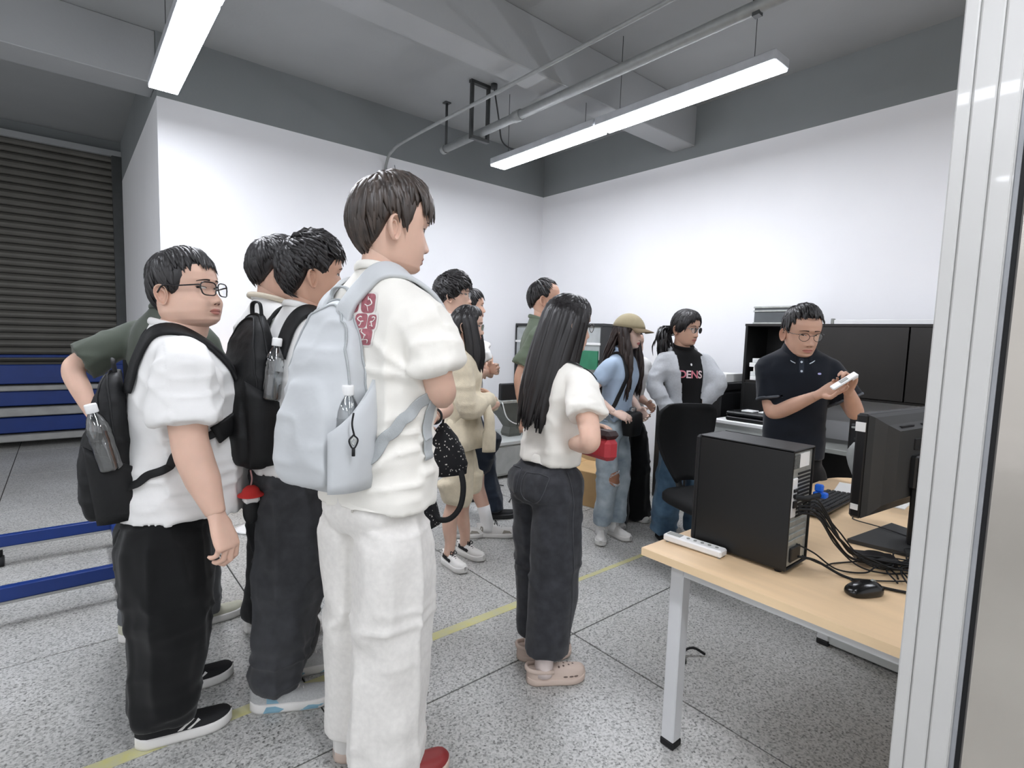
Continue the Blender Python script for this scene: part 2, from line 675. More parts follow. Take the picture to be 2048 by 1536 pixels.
# ------------------------------------------------------------------ aluminium frame and stainless door at the right
PX = 1.30
fr = MB().box(PX + 0.006, 0.183, 0, PX + 0.06, 0.276, 3.67).build('door_1', m_alu)
tag(fr, kind='structure')
for (a, c) in ((0.2545, 0.277), (0.2185, 0.2525), (0.186, 0.2165)):
    MB().box(PX, a, 0, PX + 0.02, c, 3.66, bev=0.0025).build('frame_strip', m_alu, fr)
MB().box(PX + 0.004, 0.176, 0, PX + 0.03, 0.184, 3.66, bev=0.002).build('side_shade_strip', mat('side_shade_grey', '#8d8f92', 0.4), fr)  # grey colour stands in for the shade on the post's rounded side
MB().box(PX + 0.012, 0.168, 0, PX + 0.04, 0.176, 3.66).build('dark_gap_strip', m_blackmat, fr)  # black strip filling the gap between post and door leaf
MB().box(PX + 0.006, -0.95, 0.005, PX + 0.05, 0.168, 3.4, bev=0.003).build('door_leaf', m_steelp, fr)
# ------------------------------------------------------------------ prop materials
m_wood = mat('beech_laminate', '#e3c59e', 0.42, var=0.05, vscale=3.0, stretch=(8, 0.9, 8), detail=6)
m_woodedge = mat('beech_edge', '#e6caa2', 0.5, var=0.04, vscale=4.0, stretch=(8, 1, 8))
m_leg = mat('white_steel_leg', '#d0d1d2', 0.4, var=0.02)
m_case = mat('black_pc_steel', '#0b0b0c', 0.40, var=0.05, bump=0.05, bscale=900)
m_sil = mat('zinc_plate', '#b9bcb8', 0.38, 0.6, var=0.15, vscale=30)
m_lightp = mat('white_plastic', '#e9e9e8', 0.4, var=0.02)
m_greyp = mat('grey_plastic', '#8f918c', 0.5, var=0.05)
m_mon = mat('charcoal_plastic', '#2f3030', 0.55, var=0.05)
m_cab = mat('espresso_cabinet', '#23211f', 0.35, var=0.10, vscale=5)
m_cabside = mat('dark_cabinet_side', '#141414', 0.4, var=0.06)
m_paper = mat('paper', '#eeeeec', 0.8, var=0.03)
m_card = mat('cardboard', '#c9a676', 0.85, var=0.08, vscale=5)
m_mesh = mat('black_mesh_fabric', '#060709', 0.8, var=0.2, vscale=220, bump=0.2, bscale=400)
m_benchw = mat('pale_grey_laminate', '#c3c6c4', 0.5, var=0.03)
m_bluep = mat('blue_plug', '#1766d8', 0.35)
m_screen = mat('dark_glass_screen', '#070809', 0.12, var=0)

TZ = 0.705
# ------------------------------------------------------------------ desk
t = thing('desk', 'beech topped office desk with white square legs carrying the computer', 'desk', (1.515, 1.075, 0))
poly = [(0, 0), (0, -2.3), (1.84, -2.3), (1.84, -0.22)]
for k in range(7):
    a = k / 6 * PI / 2
    poly.append((1.84 - 0.22 + 0.22 * math.cos(a), -0.22 + 0.22 * math.sin(a)))
poly = list(reversed(poly))
b = MB().prism(poly, TZ - 0.026, TZ)
for i, f in enumerate(b.f):
    b.m[i] = 0 if len(f) > 4 else 1
b.build('tabletop', [m_wood, m_woodedge], t)
for (x, y) in ((0.065, -0.085), (1.22, -0.17), (0.065, -2.2), (1.6, -2.2)):
    lg = MB().box(x - 0.004, y - 0.045, 0.025, x + 0.046, y + 0.005, TZ - 0.026, bev=0.004).build('leg', m_leg, t)
    MB().box(x - 0.006, y - 0.047, 0.0, x + 0.048, y + 0.007, 0.026, bev=0.004).build('foot_cap', m_blackmat, lg)
for q in ((0.10, -0.085, 1.22, -0.06), (0.06, -2.2, 0.09, -0.13), (1.22, -2.2, 1.25, -0.2)):
    MB().box(q[0], q[1], TZ - 0.075, q[2], q[3], TZ - 0.027, bev=0.003).build('rail', m_leg, t)

t = thing('drawer_pedestal', 'pale grey drawer pedestal standing under the beech desk', 'pedestal', (2.80, 0.62, 0))
MB().box(-0.06, -0.30, 0.012, 0.40, 0.26, 0.56, bev=0.004).build('body', m_benchw, t)
for (z0, z1) in ((0.03, 0.28), (0.29, 0.42), (0.43, 0.55)):
    d = MB().box(0.40, -0.295, z0, 0.418, 0.255, z1, bev=0.003).build('drawer', m_benchw, t)
    MB().box(0.418, -0.08, z1 - 0.03, 0.43, 0.06, z1 - 0.018, bev=0.002).build('handle', m_greyp, d)

# ------------------------------------------------------------------ computer tower
tw = thing('computer_tower', 'black desktop computer tower turned with its port side to the monitor', 'computer', (1.70, 0.67, TZ))
b = MB()
b.box(0, 0.0, 0.012, 0.006, 0.315, 0.395, bev=0.002)
b.box(0.154, 0.0, 0.012, 0.160, 0.315, 0.395, bev=0.002)
b.box(0, 0.0, 0.386, 0.160, 0.315, 0.395, bev=0.003)
b.box(0, 0.0, 0.010, 0.160, 0.315, 0.018, bev=0.003)
b.box(0.006, 0.012, 0.018, 0.154, 0.30, 0.386)
b.build('case', m_case, tw)
MB().box(0.0, 0.312, 0.012, 0.160, 0.335, 0.393, bev=0.008).build('front_bezel', m_black, tw)
pl = MB().box(0.008, 0.006, 0.02, 0.152, 0.012, 0.384, bev=0.001).build('port_plate', m_sil, tw)
MB().box(0.012, 0.002, 0.335, 0.05, 0.007, 0.378).build('vent', mat('vent_mesh', '#6c6f6e', 0.5, 0.4, var=0.5, vscale=260), pl)
MB().box(0.055, 0.003, 0.335, 0.125, 0.007, 0.38).build('label_sticker', m_paper, pl)
for i in range(12):
    MB().box(0.052, 0.003, 0.175 + i * 0.0125, 0.142, 0.0075, 0.181 + i * 0.0125).build('vent_slot', m_blackmat, pl)
MB().box(0.012, 0.001, 0.18, 0.045, 0.007, 0.305, bev=0.002).build('port_panel', m_lightp, pl)
for (x0, z0, x1, z1) in ((0.016, 0.262, 0.04, 0.272), (0.016, 0.245, 0.04, 0.255), (0.016, 0.212, 0.04, 0.234)):
    MB().box(x0, -0.004, z0, x1, 0.002, z1, bev=0.001).build('socket', m_black, pl)
for i in range(4):
    MB().box(0.015, 0.002, 0.09 + i * 0.021, 0.135, 0.0075, 0.104 + i * 0.021, bev=0.001).build('slot_cover', m_sil, pl)
MB().box(0.03, -0.002, 0.032, 0.10, 0.006, 0.08, bev=0.003).build('power_inlet', m_black, pl)
for (x, y) in ((0.02, 0.03), (0.14, 0.03), (0.02, 0.29), (0.14, 0.29)):
    MB().cyl((x, y, 0), (x, y, 0.011), 0.011, 10).build('rubber_foot', m_blackmat, tw)

pg = MB()
pg.box(1.82, 0.615, TZ + 0.236, 1.846, 0.655, TZ + 0.254, bev=0.004)
pg.box(1.824, 0.628, TZ + 0.254, 1.842, 0.652, TZ + 0.278, bev=0.004)
tag(pg.build('video_plug', m_bluep), 'bright blue video cable plug on the rear of the computer tower', 'plug')

# white strip on the desk
t = thing('extension_strip', 'long white plastic strip lying at the left edge of the desk', 'power strip', (1.665, 0.955, TZ), math.radians(4))
MB().box(-0.028, -0.10, 0.003, 0.02, 0.115, 0.028, bev=0.005).build('body', m_lightp, t)
MB().box(-0.018, 0.055, 0.028, 0.010, 0.105, 0.0295).build('dark_panel', m_greyp, t)
for k in range(5):
    MB().cyl((-0.004, 0.03 - k * 0.026, 0.028), (-0.004, 0.03 - k * 0.026, 0.030), 0.006, 10).build('button', m_greyp, t)
for (x, y) in ((-0.02, -0.09), (0.012, -0.09), (-0.02, 0.10), (0.012, 0.10)):
    MB().cyl((x, y, 0), (x, y, 0.004), 0.005, 8).build('foot', m_greyp, t)

# ------------------------------------------------------------------ keyboard
t = thing('keyboard', 'black full size keyboard lying on the desk behind the tower', 'keyboard', (2.60, 0.885, TZ), math.radians(1))
M0 = Matrix.Rotation(math.radians(-3.5), 4, 'X')
MB().box(-0.225, -0.075, 0.010, 0.225, 0.075, 0.024, bev=0.004, M=M0).build('body', m_black, t)
m_key = mat('key_black', '#1b1c1e', 0.5, var=0.05)
k0 = None
for r in range(6):
    n = 21
    for c in range(n):
        if r == 0 and 5 <= c <= 9:
            continue
        if k0 is None:
            k0 = MB().box(-0.0085, -0.0085, 0, 0.0085, 0.0085, 0.009, bev=0.0025).build('key', m_key, t)
            o = k0
        else:
            o = k0.copy()
            COL.objects.link(o)
        y = -0.058 + r * 0.0215
        o.location = (-0.208 + c * 0.0208, y, 0.0235 - y * 0.06)
MB().box(-0.108, -0.066, 0.024, -0.012, -0.05, 0.036, bev=0.003).build('space_bar', m_key, t)
for x in (-0.19, 0.19):
    MB().box(x - 0.015, -0.07, 0, x + 0.015, -0.06, 0.012).build('foot', m_blackmat, t)
    MB().box(x - 0.015, 0.06, 0, x + 0.015, 0.066, 0.012).build('foot', m_blackmat, t)

# ------------------------------------------------------------------ monitor (seen from behind)
t = thing('monitor', 'charcoal computer monitor seen from behind on a black stand', 'monitor', (2.36, 0.565, TZ), math.radians(-7))
b = MB()
# bezel slab: screen faces +Y, back faces -Y
b.box(-0.275, -0.005, 0.125, 0.275, 0.035, 0.492, bev=0.008)
b.build('bezel', m_black, t)
MB().box(-0.262, 0.034, 0.142, 0.262, 0.0365, 0.478).build('screen', m_screen, t)
b = MB()
lay = [(-0.004, 0.272, 0.128, 0.489), (-0.02, 0.262, 0.14, 0.482), (-0.035, 0.20, 0.17, 0.455), (-0.060, 0.165, 0.19, 0.435)]
b.rings([[(-w, y, z0), (w, y, z0), (w, y, z1), (-w, y, z1)] for (y, w, z0, z1) in lay], 0, False)
b.build('back_shell', m_mon, t)
for x in (-0.085, 0.085):
    MB().box(x - 0.05, -0.052, 0.438, x + 0.05, -0.034, 0.449).build('vent', m_black, t)
MB().box(-0.045, -0.064, 0.36, 0.045, -0.058, 0.40, bev=0.002).build('handle_recess', m_blackmat, t)
MB().box(-0.2785, 0.002, 0.43, -0.274, 0.033, 0.462).build('label_sticker', m_paper, t)
MB().box(-0.2785, 0.004, 0.155, -0.274, 0.028, 0.175).build('label_sticker', m_paper, t)
b = MB().box(-0.045, -0.095, 0.012, 0.045, -0.062, 0.33, bev=0.006)
b.box(-0.06, -0.08, 0.22, 0.06, -0.055, 0.34, bev=0.006)
b.build('stand_neck', m_black, t)
pr = [(-0.18, 0.07), (-0.13, -0.13), (0.13, -0.13), (0.18, 0.07)]
MB().prism(pr, 0.0, 0.014).build('stand_base', m_mon, t)
MB().box(-0.02, -0.10, 0.17, 0.02, -0.09, 0.22, bev=0.003).build('plug', m_blackmat, t)

# second monitor further right, mostly behind the frame
t = thing('monitor', 'second black monitor on the desk, mostly hidden by the metal door frame', 'monitor', (2.78, 0.16, TZ), math.radians(60))
MB().box(-0.27, -0.01, 0.12, 0.27, 0.03, 0.46, bev=0.006).build('bezel', m_black, t)
MB().box(-0.25, 0.029, 0.14, 0.25, 0.032, 0.445).build('screen', m_screen, t)
MB().box(-0.04, -0.05, 0.012, 0.04, -0.008, 0.30, bev=0.005).build('stand_neck', m_black, t)
MB().box(-0.13, -0.11, 0, 0.13, 0.09, 0.014, bev=0.004).build('stand_base', m_black, t)

# ------------------------------------------------------------------ mouse
def mouse(loc, rz, label):
    t = thing('computer_mouse', label, 'mouse', loc, rz)
    b = MB().ellipsoid((0, 0, 0), (1, 1, 1), 28, 16)
    V = []
    for (x, y, z) in b.v:
        xx = np.sign(x) * abs(x) ** 0.8 * 0.032 * (1 - 0.10 * math.cos(2.2 * y))
        yy = np.sign(y) * abs(y) ** 0.85 * 0.058
        zz = max(z, -0.30)
        V.append((xx, yy, 0.011 + (zz * 0.028 * (1 + 0.18 * y) if zz > 0 else zz * 0.030)))
    b.v = V
    b.build('body', mat('gloss_black', '#0a0a0b', 0.22, var=0.02), t)
    MB().cyl((-0.004, 0.030, 0.033), (0.004, 0.030, 0.033), 0.009, 14).build('scroll_wheel', m_greyp, t)


mouse((1.765, 0.475, TZ), math.radians(-118), 'glossy black computer mouse near the front edge of the desk')
mouse((1.985, 0.33, TZ), math.radians(-100), 'second black mouse partly hidden behind the white door frame')

# ------------------------------------------------------------------ cables on the desk
def cable(label, pts, r=0.003, m=m_blackmat, n=60, name='cable'):
    P = [(p[0], p[1], TZ + max(p[2], r + 0.001)) for p in pts]
    b = MB().tube(catmull(P, n), r, 7)
    return tag(b.build(name, m), label, 'cable', 'cables on the desk')


cable('thick black video cable leaving the upper port of the tower', [(1.715, 0.665, 0.25), (1.735, 0.645, 0.247), (1.78, 0.64, 0.245), (1.83, 0.635, 0.245)], 0.009, n=24)
cab_pts = [
    ((1.72, 0.655, 0.215), (1.76, 0.62, 0.205), (1.85, 0.60, 0.12), (1.93, 0.57, 0.04), (2.02, 0.53, 0.012), (2.14, 0.42, 0.008), (2.27, 0.30, 0.006)),
    ((1.72, 0.655, 0.225), (1.77, 0.615, 0.215), (1.88, 0.59, 0.13), (1.98, 0.55, 0.035), (2.08, 0.48, 0.010), (2.20, 0.38, 0.012), (2.35, 0.24, 0.006)),
    ((1.725, 0.655, 0.205), (1.76, 0.61, 0.19), (1.83, 0.58, 0.10), (1.90, 0.535, 0.03), (1.97, 0.48, 0.006), (2.05, 0.42, 0.006), (2.14, 0.32, 0.006)),
    ((1.73, 0.655, 0.10), (1.78, 0.62, 0.07), (1.86, 0.58, 0.012), (1.92, 0.52, 0.006), (1.97, 0.50, 0.02), (2.06, 0.46, 0.02), (2.2, 0.35, 0.006)),
    ((1.75, 0.655, 0.055), (1.80, 0.62, 0.04), (1.84, 0.56, 0.006), (1.84, 0.50, 0.005), (1.86, 0.42, 0.005), (1.91, 0.33, 0.005), (2.0, 0.22, 0.005)),
    ((1.78, 0.655, 0.05), (1.84, 0.61, 0.02), (1.92, 0.61, 0.005), (1.98, 0.58, 0.005), (2.03, 0.52, 0.018), (2.0, 0.46, 0.006), (1.96, 0.44, 0.005)),
    ((2.02, 0.55, 0.02), (2.06, 0.56, 0.03), (2.12, 0.53, 0.02), (2.12, 0.47, 0.006), (2.08, 0.43, 0.01), (2.12, 0.38, 0.006)),
    ((2.11, 0.47, 0.008), (2.20, 0.46, 0.006), (2.32, 0.42, 0.006), (2.38, 0.33, 0.006), (2.30, 0.26, 0.006)),
    ((1.96, 0.36, 0.008), (2.05, 0.39, 0.006), (2.20, 0.44, 0.006), (2.33, 0.44, 0.005), (2.45, 0.34, 0.005)),
]
labs = ['topmost black cable of the bundle leaving the middle ports of the tower', 'second black cable arching from the tower towards the adapter',
        'third black cable drooping from the tower onto the desk', 'black cable from the lower tower slots to the bundle',
        'black power lead running from the tower base past the mouse', 'thin cable curling flat behind the tower',
        'short cable looping over the inline adapter', 'thin cable crossing in front of the monitor stand', 'thin cable sweeping towards the door frame']
r2 = random.Random(11)
words = ['first', 'second', 'third', 'fourth', 'fifth', 'sixth']
for i in range(6):
    a0 = (1.722 + .006 * i, 0.655, .20 + .012 * (i % 3))
    cab_pts.append((a0, (1.77, .615, .19 + .01 * i), (1.86 + .01 * i, .575, .11 - .008 * i), (1.96 + r2.uniform(-.02, .02), .50 + r2.uniform(-.03, .04), .02 + .006 * i), (2.06 + r2.uniform(-.03, .03), .42 + r2.uniform(-.05, .05), .008 + .004 * i), (2.18 + r2.uniform(-.04, .04), .30 + r2.uniform(-.06, .06), .006), (2.30 + r2.uniform(-.05, .05), .20, .006)))
    labs.append(words[i] + ' strand of the black cable bundle crossing the desk behind the mouse')
for i in range(4):
    x, y = 2.02 + .07 * i, .34 + .04 * r2.random()
    cab_pts.append(((x - .10, y + .08, .006), (x - .02, y + .13, .012 + .005 * i), (x + .07, y + .08, .006), (x + .03, y + .0, .010), (x - .06, y - .02, .008), (x - .12, y + .03, .006), (x + .02, y + .10, .016), (x + .14, y + .02, .006)))
    labs.append(['leftmost', 'second', 'third', 'rightmost'][i] + ' small loop of thin black cable on the desk near the door frame')
for p, l in zip(cab_pts, labs):
    cable(l, p, 0.0042 if 'power' in l or 'topmost' in l else 0.0025)
cable('black keyboard cord running to the monitor base', [(2.66, 0.80, 0.012), (2.60, 0.74, 0.005), (2.50, 0.735, 0.004), (2.42, 0.60, 0.02), (2.40, 0.46, 0.008), (2.33, 0.35, 0.005)], 0.0022)
cable('black monitor lead hanging from the back of the screen', [(2.34, 0.47, 0.20), (2.33, 0.455, 0.12), (2.34, 0.43, 0.05), (2.37, 0.38, 0.006), (2.45, 0.28, 0.006)], 0.0045)
cable('thin grey cord emerging between tower and keyboard', [(1.88, 0.80, 0.20), (1.95, 0.92, 0.10), (2.25, 0.99, 0.005), (2.45, 0.98, 0.02)], 0.003)
cable('black mouse cord leading to the cable bundle', [(1.793, 0.50, 0.012), (1.84, 0.53, 0.004), (1.90, 0.47, 0.004), (1.95, 0.42, 0.008)], 0.0022)
b = MB().box(-0.03, -0.06, 0, 0.03, 0.06, 0.026, bev=0.006, M=Matrix.Translation((2.03, 0.525, TZ + 0.012)) @ Matrix.Rotation(math.radians(35), 4, 'Z'))
tag(b.build('inline_adapter', m_black), 'chunky black inline adapter in the middle of the cable bundle', 'adapter')
t = thing('power_brick', 'small black power brick with a white rating label among the cables', 'adapter', (2.20, 0.335, TZ), math.radians(40))
MB().box(-0.03, -0.045, 0.001, 0.03, 0.045, 0.03, bev=0.005).build('body', m_black, t)
MB().box(-0.02, -0.025, 0.03, 0.02, 0.03, 0.0308).build('rating_label', m_paper, t)

# papers on the far part of the desk
for i, (x, y, rz, l) in enumerate(((3.03, 0.82, 12, 'white sheet of paper lying flat on the far end of the desk'), (2.95, 0.80, 4, 'lower white sheet of paper in front of the other sheet on the desk'))):
    b = MB().box(-0.105, -0.15, 0, 0.105, 0.15, 0.004, M=Matrix.Translation((x, y, TZ + 0.001 + 0.005 * (1 - i))) @ Matrix.Rotation(math.radians(rz), 4, 'Z'))
    tag(b.build('paper_sheet', m_paper), l, 'paper')
b = MB().box(-0.12, -0.10, 0, 0.12, 0.10, 0.012, bev=0.003, M=Matrix.Translation((2.55, 0.20, TZ + 0.001)) @ Matrix.Rotation(math.radians(30), 4, 'Z'))
tag(b.build('notepad', m_paper), 'white notepad lying on the desk behind the monitor stand', 'notepad')

# ------------------------------------------------------------------ office chair
t = thing('office_chair', 'black mesh office chair with its back to the desk tower', 'chair', (3.02, 1.66, 0), math.radians(160))
R = []
for i in range(15):
    u = i / 14
    z = 0.52 + 0.50 * u
    w = 0.110 + 0.115 * math.sin(min(1, u * 1.35) * PI / 2)
    if u > 0.86:
        w *= 1 - 0.28 * ((u - 0.86) / 0.14) ** 2
    y = -0.24 - 0.05 * math.sin(PI * u) - 0.05 * u
    ring = []
    for k in range(14):
        x = -w + 2 * w * k / 13
        ring.append((x, y + 0.06 * (x / max(w, 1e-3)) ** 2, z))
    ring += [(x, yy - 0.028, z) for (x, yy, z) in reversed(ring)]
    R.append(ring)
MB().rings(R).build('backrest', m_mesh, t)
MB().tube(catmull([(0, -0.20, 0.42), (0, -0.30, 0.46), (0, -0.335, 0.60), (0, -0.325, 0.74)], 16), 0.026, 8, flat=0.6).build('back_bracket', m_mon, t)
b = MB()
seat = []
for i in range(5):
    zz, sc = ((0.415, 0.93), (0.43, 1.0), (0.465, 1.0), (0.485, 0.93), (0.49, 0.7))[i]
    seat.append([(sc * 0.245 * np.sign(math.cos(a)) * abs(math.cos(a)) ** 0.5, sc * 0.24 * np.sign(math.sin(a)) * abs(math.sin(a)) ** 0.5, zz) for a in (2 * PI * k / 28 for k in range(28))])
b.rings(seat)
b.build('seat', m_mesh, t)
MB().cyl((0, 0, 0.10), (0, 0, 0.42), 0.028, 14).build('gas_lift', m_mon, t)
MB().box(-0.10, -0.14, 0.395, 0.10, 0.12, 0.42, bev=0.006).build('mechanism', m_black, t)
for k in range(5):
    a = 2 * PI * k / 5 + 0.3
    c, s = math.cos(a), math.sin(a)
    lg = MB().tube([(0.02 * c, 0.02 * s, 0.115), (0.15 * c, 0.15 * s, 0.10), (0.30 * c, 0.30 * s, 0.075)], [0.03, 0.024, 0.018], 8, flat=0.7).build('leg', m_black, t)
    MB().cyl((0.30 * c - 0.022 * s, 0.30 * s + 0.022 * c, 0.028), (0.30 * c + 0.022 * s, 0.30 * s - 0.022 * c, 0.028), 0.028, 14).cyl((0.30 * c, 0.30 * s, 0.028), (0.30 * c, 0.30 * s, 0.08), 0.008, 8).build('caster', m_blackmat, lg)
MB().box(-0.10, -0.345, 0.60, -0.04, -0.335, 0.625, bev=0.003).build('white_tag', m_paper, t)

# ------------------------------------------------------------------ counter and cabinets along the right wall
t = thing('counter', 'long dark counter along the right wall under the cabinets', 'counter', (4.3, 1.4, 0))
MB().box(-0.09, -1.9, 0.655, 0.395, 0.785, 0.69, bev=0.003).build('worktop', m_greyp, t)
for y in (-1.85, -0.6, 0.74):
    MB().box(-0.06, y, 0, 0.38, y + 0.03, 0.655, bev=0.002).build('side_panel', m_cabside, t)
MB().box(0.34, -1.82, 0.15, 0.36, 0.74, 0.655).build('back_panel', m_cab, t)

t = thing('hutch_cabinet', 'dark brown overhead hutch with two doors and an open shelf bay', 'cabinet', (4.3, 1.4, 0.69))
MB().box(0.36, -1.4, 0.37, 0.39, 0.75, 0.90).build('back_panel', m_cabside, t)
MB().box(0.0, -1.4, 0.88, 0.39, 0.76, 0.90, bev=0.002).build('top_board', m_cab, t)
MB().box(0.0, -1.4, 0.36, 0.39, 0.33, 0.378, bev=0.002).build('bottom_board', m_cab, t)
for (y, z) in ((0.735, 0.0), (0.32, 0.0), (-1.40, 0.0)):
    MB().box(0.0, y, z, 0.39, y + 0.02, 0.882, bev=0.002).build('side_panel', m_cabside, t)
MB().box(0.0, -0.10, 0.0, 0.06, -0.06, 0.36, bev=0.002).build('post', m_cab, t)
MB().box(0.01, 0.34, 0.42, 0.38, 0.735, 0.44, bev=0.002).build('shelf', m_cab, t)
MB().box(0.0, 0.34, 0.05, 0.02, 0.735, 0.42, bev=0.002).build('lower_panel', m_cabside, t)
for (y0, y1) in ((-0.365, 0.315), (-1.05, -0.37), (-1.385, -1.055)):
    MB().box(-0.018, y0 + 0.002, 0.38, 0.0, y1 - 0.002, 0.878, bev=0.003).build('door', m_cab, t)
# paper stacks on the open shelf
for i, (z, n, l) in enumerate(((1.131, 5, 'white paper stack on the open hutch shelf'),)):
    for k in range(n):
        zz = z + k * 0.036
        col = ['paper', 'paper_b', 'paper_c'][k % 3]
        mm_ = mat(col, ['#eeeeec', '#dcdedd', '#e8e6e0'][k % 3], 0.8)
        b = MB().box(0.02, 0.36, 0, 0.26, 0.60 - 0.012 * (k % 3), 0.034, bev=0.002)
        o = b.build('paper_ream', mm_)
        o.location = (4.3, 1.4 + 0.10 * 1.0 + 0.012 * (k % 2), zz)
        tag(o, ['bottom', 'second from bottom', 'middle', 'second from top', 'topmost'][k] + ' paper ream in the stack on the open hutch shelf', 'paper', 'paper reams on the hutch shelf')
# silver case on the hutch
t = thing('storage_case', 'dark grey case with silver edges on top of the hutch', 'case', (4.36, 1.99, 1.59))
MB().box(0.0, -0.15, 0.012, 0.26, 0.13, 0.128, bev=0.003).build('body', mat('slate_vinyl', '#54585a', 0.5), t)
for z in (0.0, 0.098, 0.128):
    MB().box(-0.006, -0.156, z, 0.266, 0.136, z + 0.014, bev=0.002).build('edge_trim', m_sil, t)
t = thing('ruler_set', 'pale acrylic strip lying along the top of the dark hutch', 'strip', (4.36, 1.1, 1.59))
MB().box(0.0, -0.75, 0.0, 0.03, 0.42, 0.032, bev=0.003).build('strip', m_lightp, t)
for y in (0.42, -0.29):
    MB().box(-0.005, y, 0, 0.035, y + (0.02 if y > 0 else 0.09), 0.042, bev=0.003).build('end_clip', m_greyp, t)

# grey hutch further left along the right wall, behind the crewcut man
t = thing('grey_hutch', 'grey overhead cabinet with sliding glass near the room corner', 'cabinet', (4.3, 4.4, 0))
MB().box(0.0, -0.72, 1.56, 0.39, 0.69, 1.59, bev=0.003).build('top_board', m_mon, t)
MB().box(0.02, -0.70, 1.17, 0.38, 0.67, 1.56, bev=0.003).build('body', m_greyp, t)
for (y0, y1) in ((-0.69, -0.02), (0.0, 0.66)):
    MB().box(0.0, y0, 1.20, 0.02, y1, 1.54, bev=0.004).build('sliding_panel', mat('pale_grey_panel', '#a7abab', 0.35), t)
MB().box(-0.012, -0.70, 1.36, 0.004, 0.67, 1.385, bev=0.002).build('shelf_lip', m_lightp, t)
for y in (-0.71, 0.67):
    MB().box(0.0, y, 0.0, 0.38, y + 0.02, 1.57, bev=0.002).build('side_panel', m_mon, t)
MB().box(0.30, -0.7, 0.1, 0.32, 0.66, 1.17).build('back_panel', m_benchw, t)

sg = MB().box(4.278, 3.72, 1.10, 4.298, 3.98, 1.30, bev=0.002)
tag(sg.build('green_board', mat('green_board', '#2f7a5a', .6)), 'small green board fixed to the front of the grey hutch', 'board')

# printers
t = thing('printer', 'silver grey printer with a dark paper slot behind the tower', 'printer', (3.85, 1.90, 0.56))
MB().box(-0.02, -0.26, 0.0, 0.33, 0.22, 0.28, bev=0.012).build('body', mat('silver_plastic', '#b4b7b4', 0.4, var=0.03), t)
MB().box(-0.026, -0.24, 0.13, 0.0, 0.12, 0.205, bev=0.003).build('paper_slot', m_blackmat, t)
MB().box(-0.03, -0.26, 0.25, 0.33, 0.22, 0.285, bev=0.008).build('lid', m_lightp, t)
t = thing('printer_stand', 'low dark stand carrying the silver printer', 'stand', (3.85, 1.90, 0))
MB().box(-0.02, -0.26, 0.52, 0.33, 0.24, 0.56, bev=0.003).build('top', m_cab, t)
for (x, y) in ((-0.01, -0.25), (0.29, -0.25), (-0.01, 0.20), (0.29, 0.20)):
    MB().box(x, y, 0, x + 0.03, y + 0.03, 0.52).build('leg', m_cabside, t)
t = thing('flat_scanner', 'flat black scanner resting on top of the silver printer', 'scanner', (3.87, 1.84, 0.845))
MB().box(-0.04, -0.20, 0.0, 0.29, 0.19, 0.035, bev=0.01).build('base', m_black, t)
MB().box(-0.04, -0.20, 0.038, 0.29, 0.19, 0.07, bev=0.01).build('lid', mat('gloss_black_lid', '#1a1b1c', 0.2), t)
for k, (x, y) in enumerate(((0.06, 0.05), (0.08, -0.07))):
    b = MB().box(-0.05, -0.045, 0, 0.05, 0.045, 0.012, bev=0.004, M=Matrix.Translation((3.87 + x, 1.84 + y, 0.916)))
    tag(b.build('disc_case', m_lightp), ['left white disc case on the flat black scanner', 'right white disc case on the flat black scanner'][k], 'case')
t = thing('copier', 'tall black copier behind the hooded girl beside the hutch', 'copier', (4.15, 2.52, 0))
MB().box(-0.05, -0.30, 0.0, 0.50, 0.32, 1.02, bev=0.012).build('body', m_black, t)
MB().box(-0.06, -0.305, 1.03, 0.50, 0.325, 1.10, bev=0.012).build('lid', m_black, t)
MB().box(-0.058, -0.24, 0.945, -0.05, 0.2, 0.957).build('bright_slot', m_greyp, t)
MB().box(0.05, 0.02, 1.10, 0.16, 0.24, 1.30, bev=0.01).build('control_panel', m_black, t)
b = MB().box(4.2, 2.24, 1.1, 4.5, 2.51, 1.17, bev=0.003)
tag(b.build('paper_pack', m_paper), 'white paper pack lying on top of the black copier', 'paper')
b = MB().box(4.25, 2.05 + 0.18, 1.1, 4.5, 2.236, 1.155, bev=0.002)
t = thing('label_printer', 'small black desktop printer with silver slot on the counter', 'printer', (4.22, 1.20, 0.69))
MB().box(0.0, -0.09, 0.0, 0.26, 0.11, 0.20, bev=0.008).build('body', m_black, t)
for z in (0.03, 0.17):
    MB().box(-0.004, -0.03, z, 0.0, 0.10, z + 0.014).build('slot', m_sil, t)
MB().box(-0.004, -0.02, 0.09, 0.0, 0.08, 0.105).build('slot', m_mon, t)

# pale grey rounded bag hanging in front of the counter
t = thing('grey_bag', 'pale grey rounded bag with a dark strap under the counter', 'bag', (3.78, 1.03, 0.0))
R = []
for i in range(10):
    u = i / 9
    z = 0.40 + 0.43 * u
    w = 0.14 * math.sin(PI * (0.16 + 0.76 * (1 - 0.85 * u ** 2.2))) + 0.01
    R.append([(0.075 * math.sin(a) * (0.4 + 0.6 * math.sin(PI * (0.12 + 0.8 * u))), w * np.sign(math.cos(a)) * abs(math.cos(a)) ** 0.6, z) for a in (2 * PI * k / 24 for k in range(24))])
MB().rings(R).build('bag_body', mat('grey_nylon', '#8f918e', 0.6, bump=0.1, bscale=50), t)
MB().tube(catmull([(-0.07, 0.02, 0.80), (-0.085, -0.03, 0.70), (-0.09, -0.09, 0.60), (-0.08, -0.14, 0.50)], 16), 0.012, 8, flat=0.4).build('strap', m_blackmat, t)
t = thing('metal_stool', 'plain steel stool under the grey bag', 'stool', (3.78, 1.03, 0))
MB().box(-0.13, -0.16, 0.38, 0.10, 0.15, 0.40, bev=0.004).build('seat', m_greyp, t)
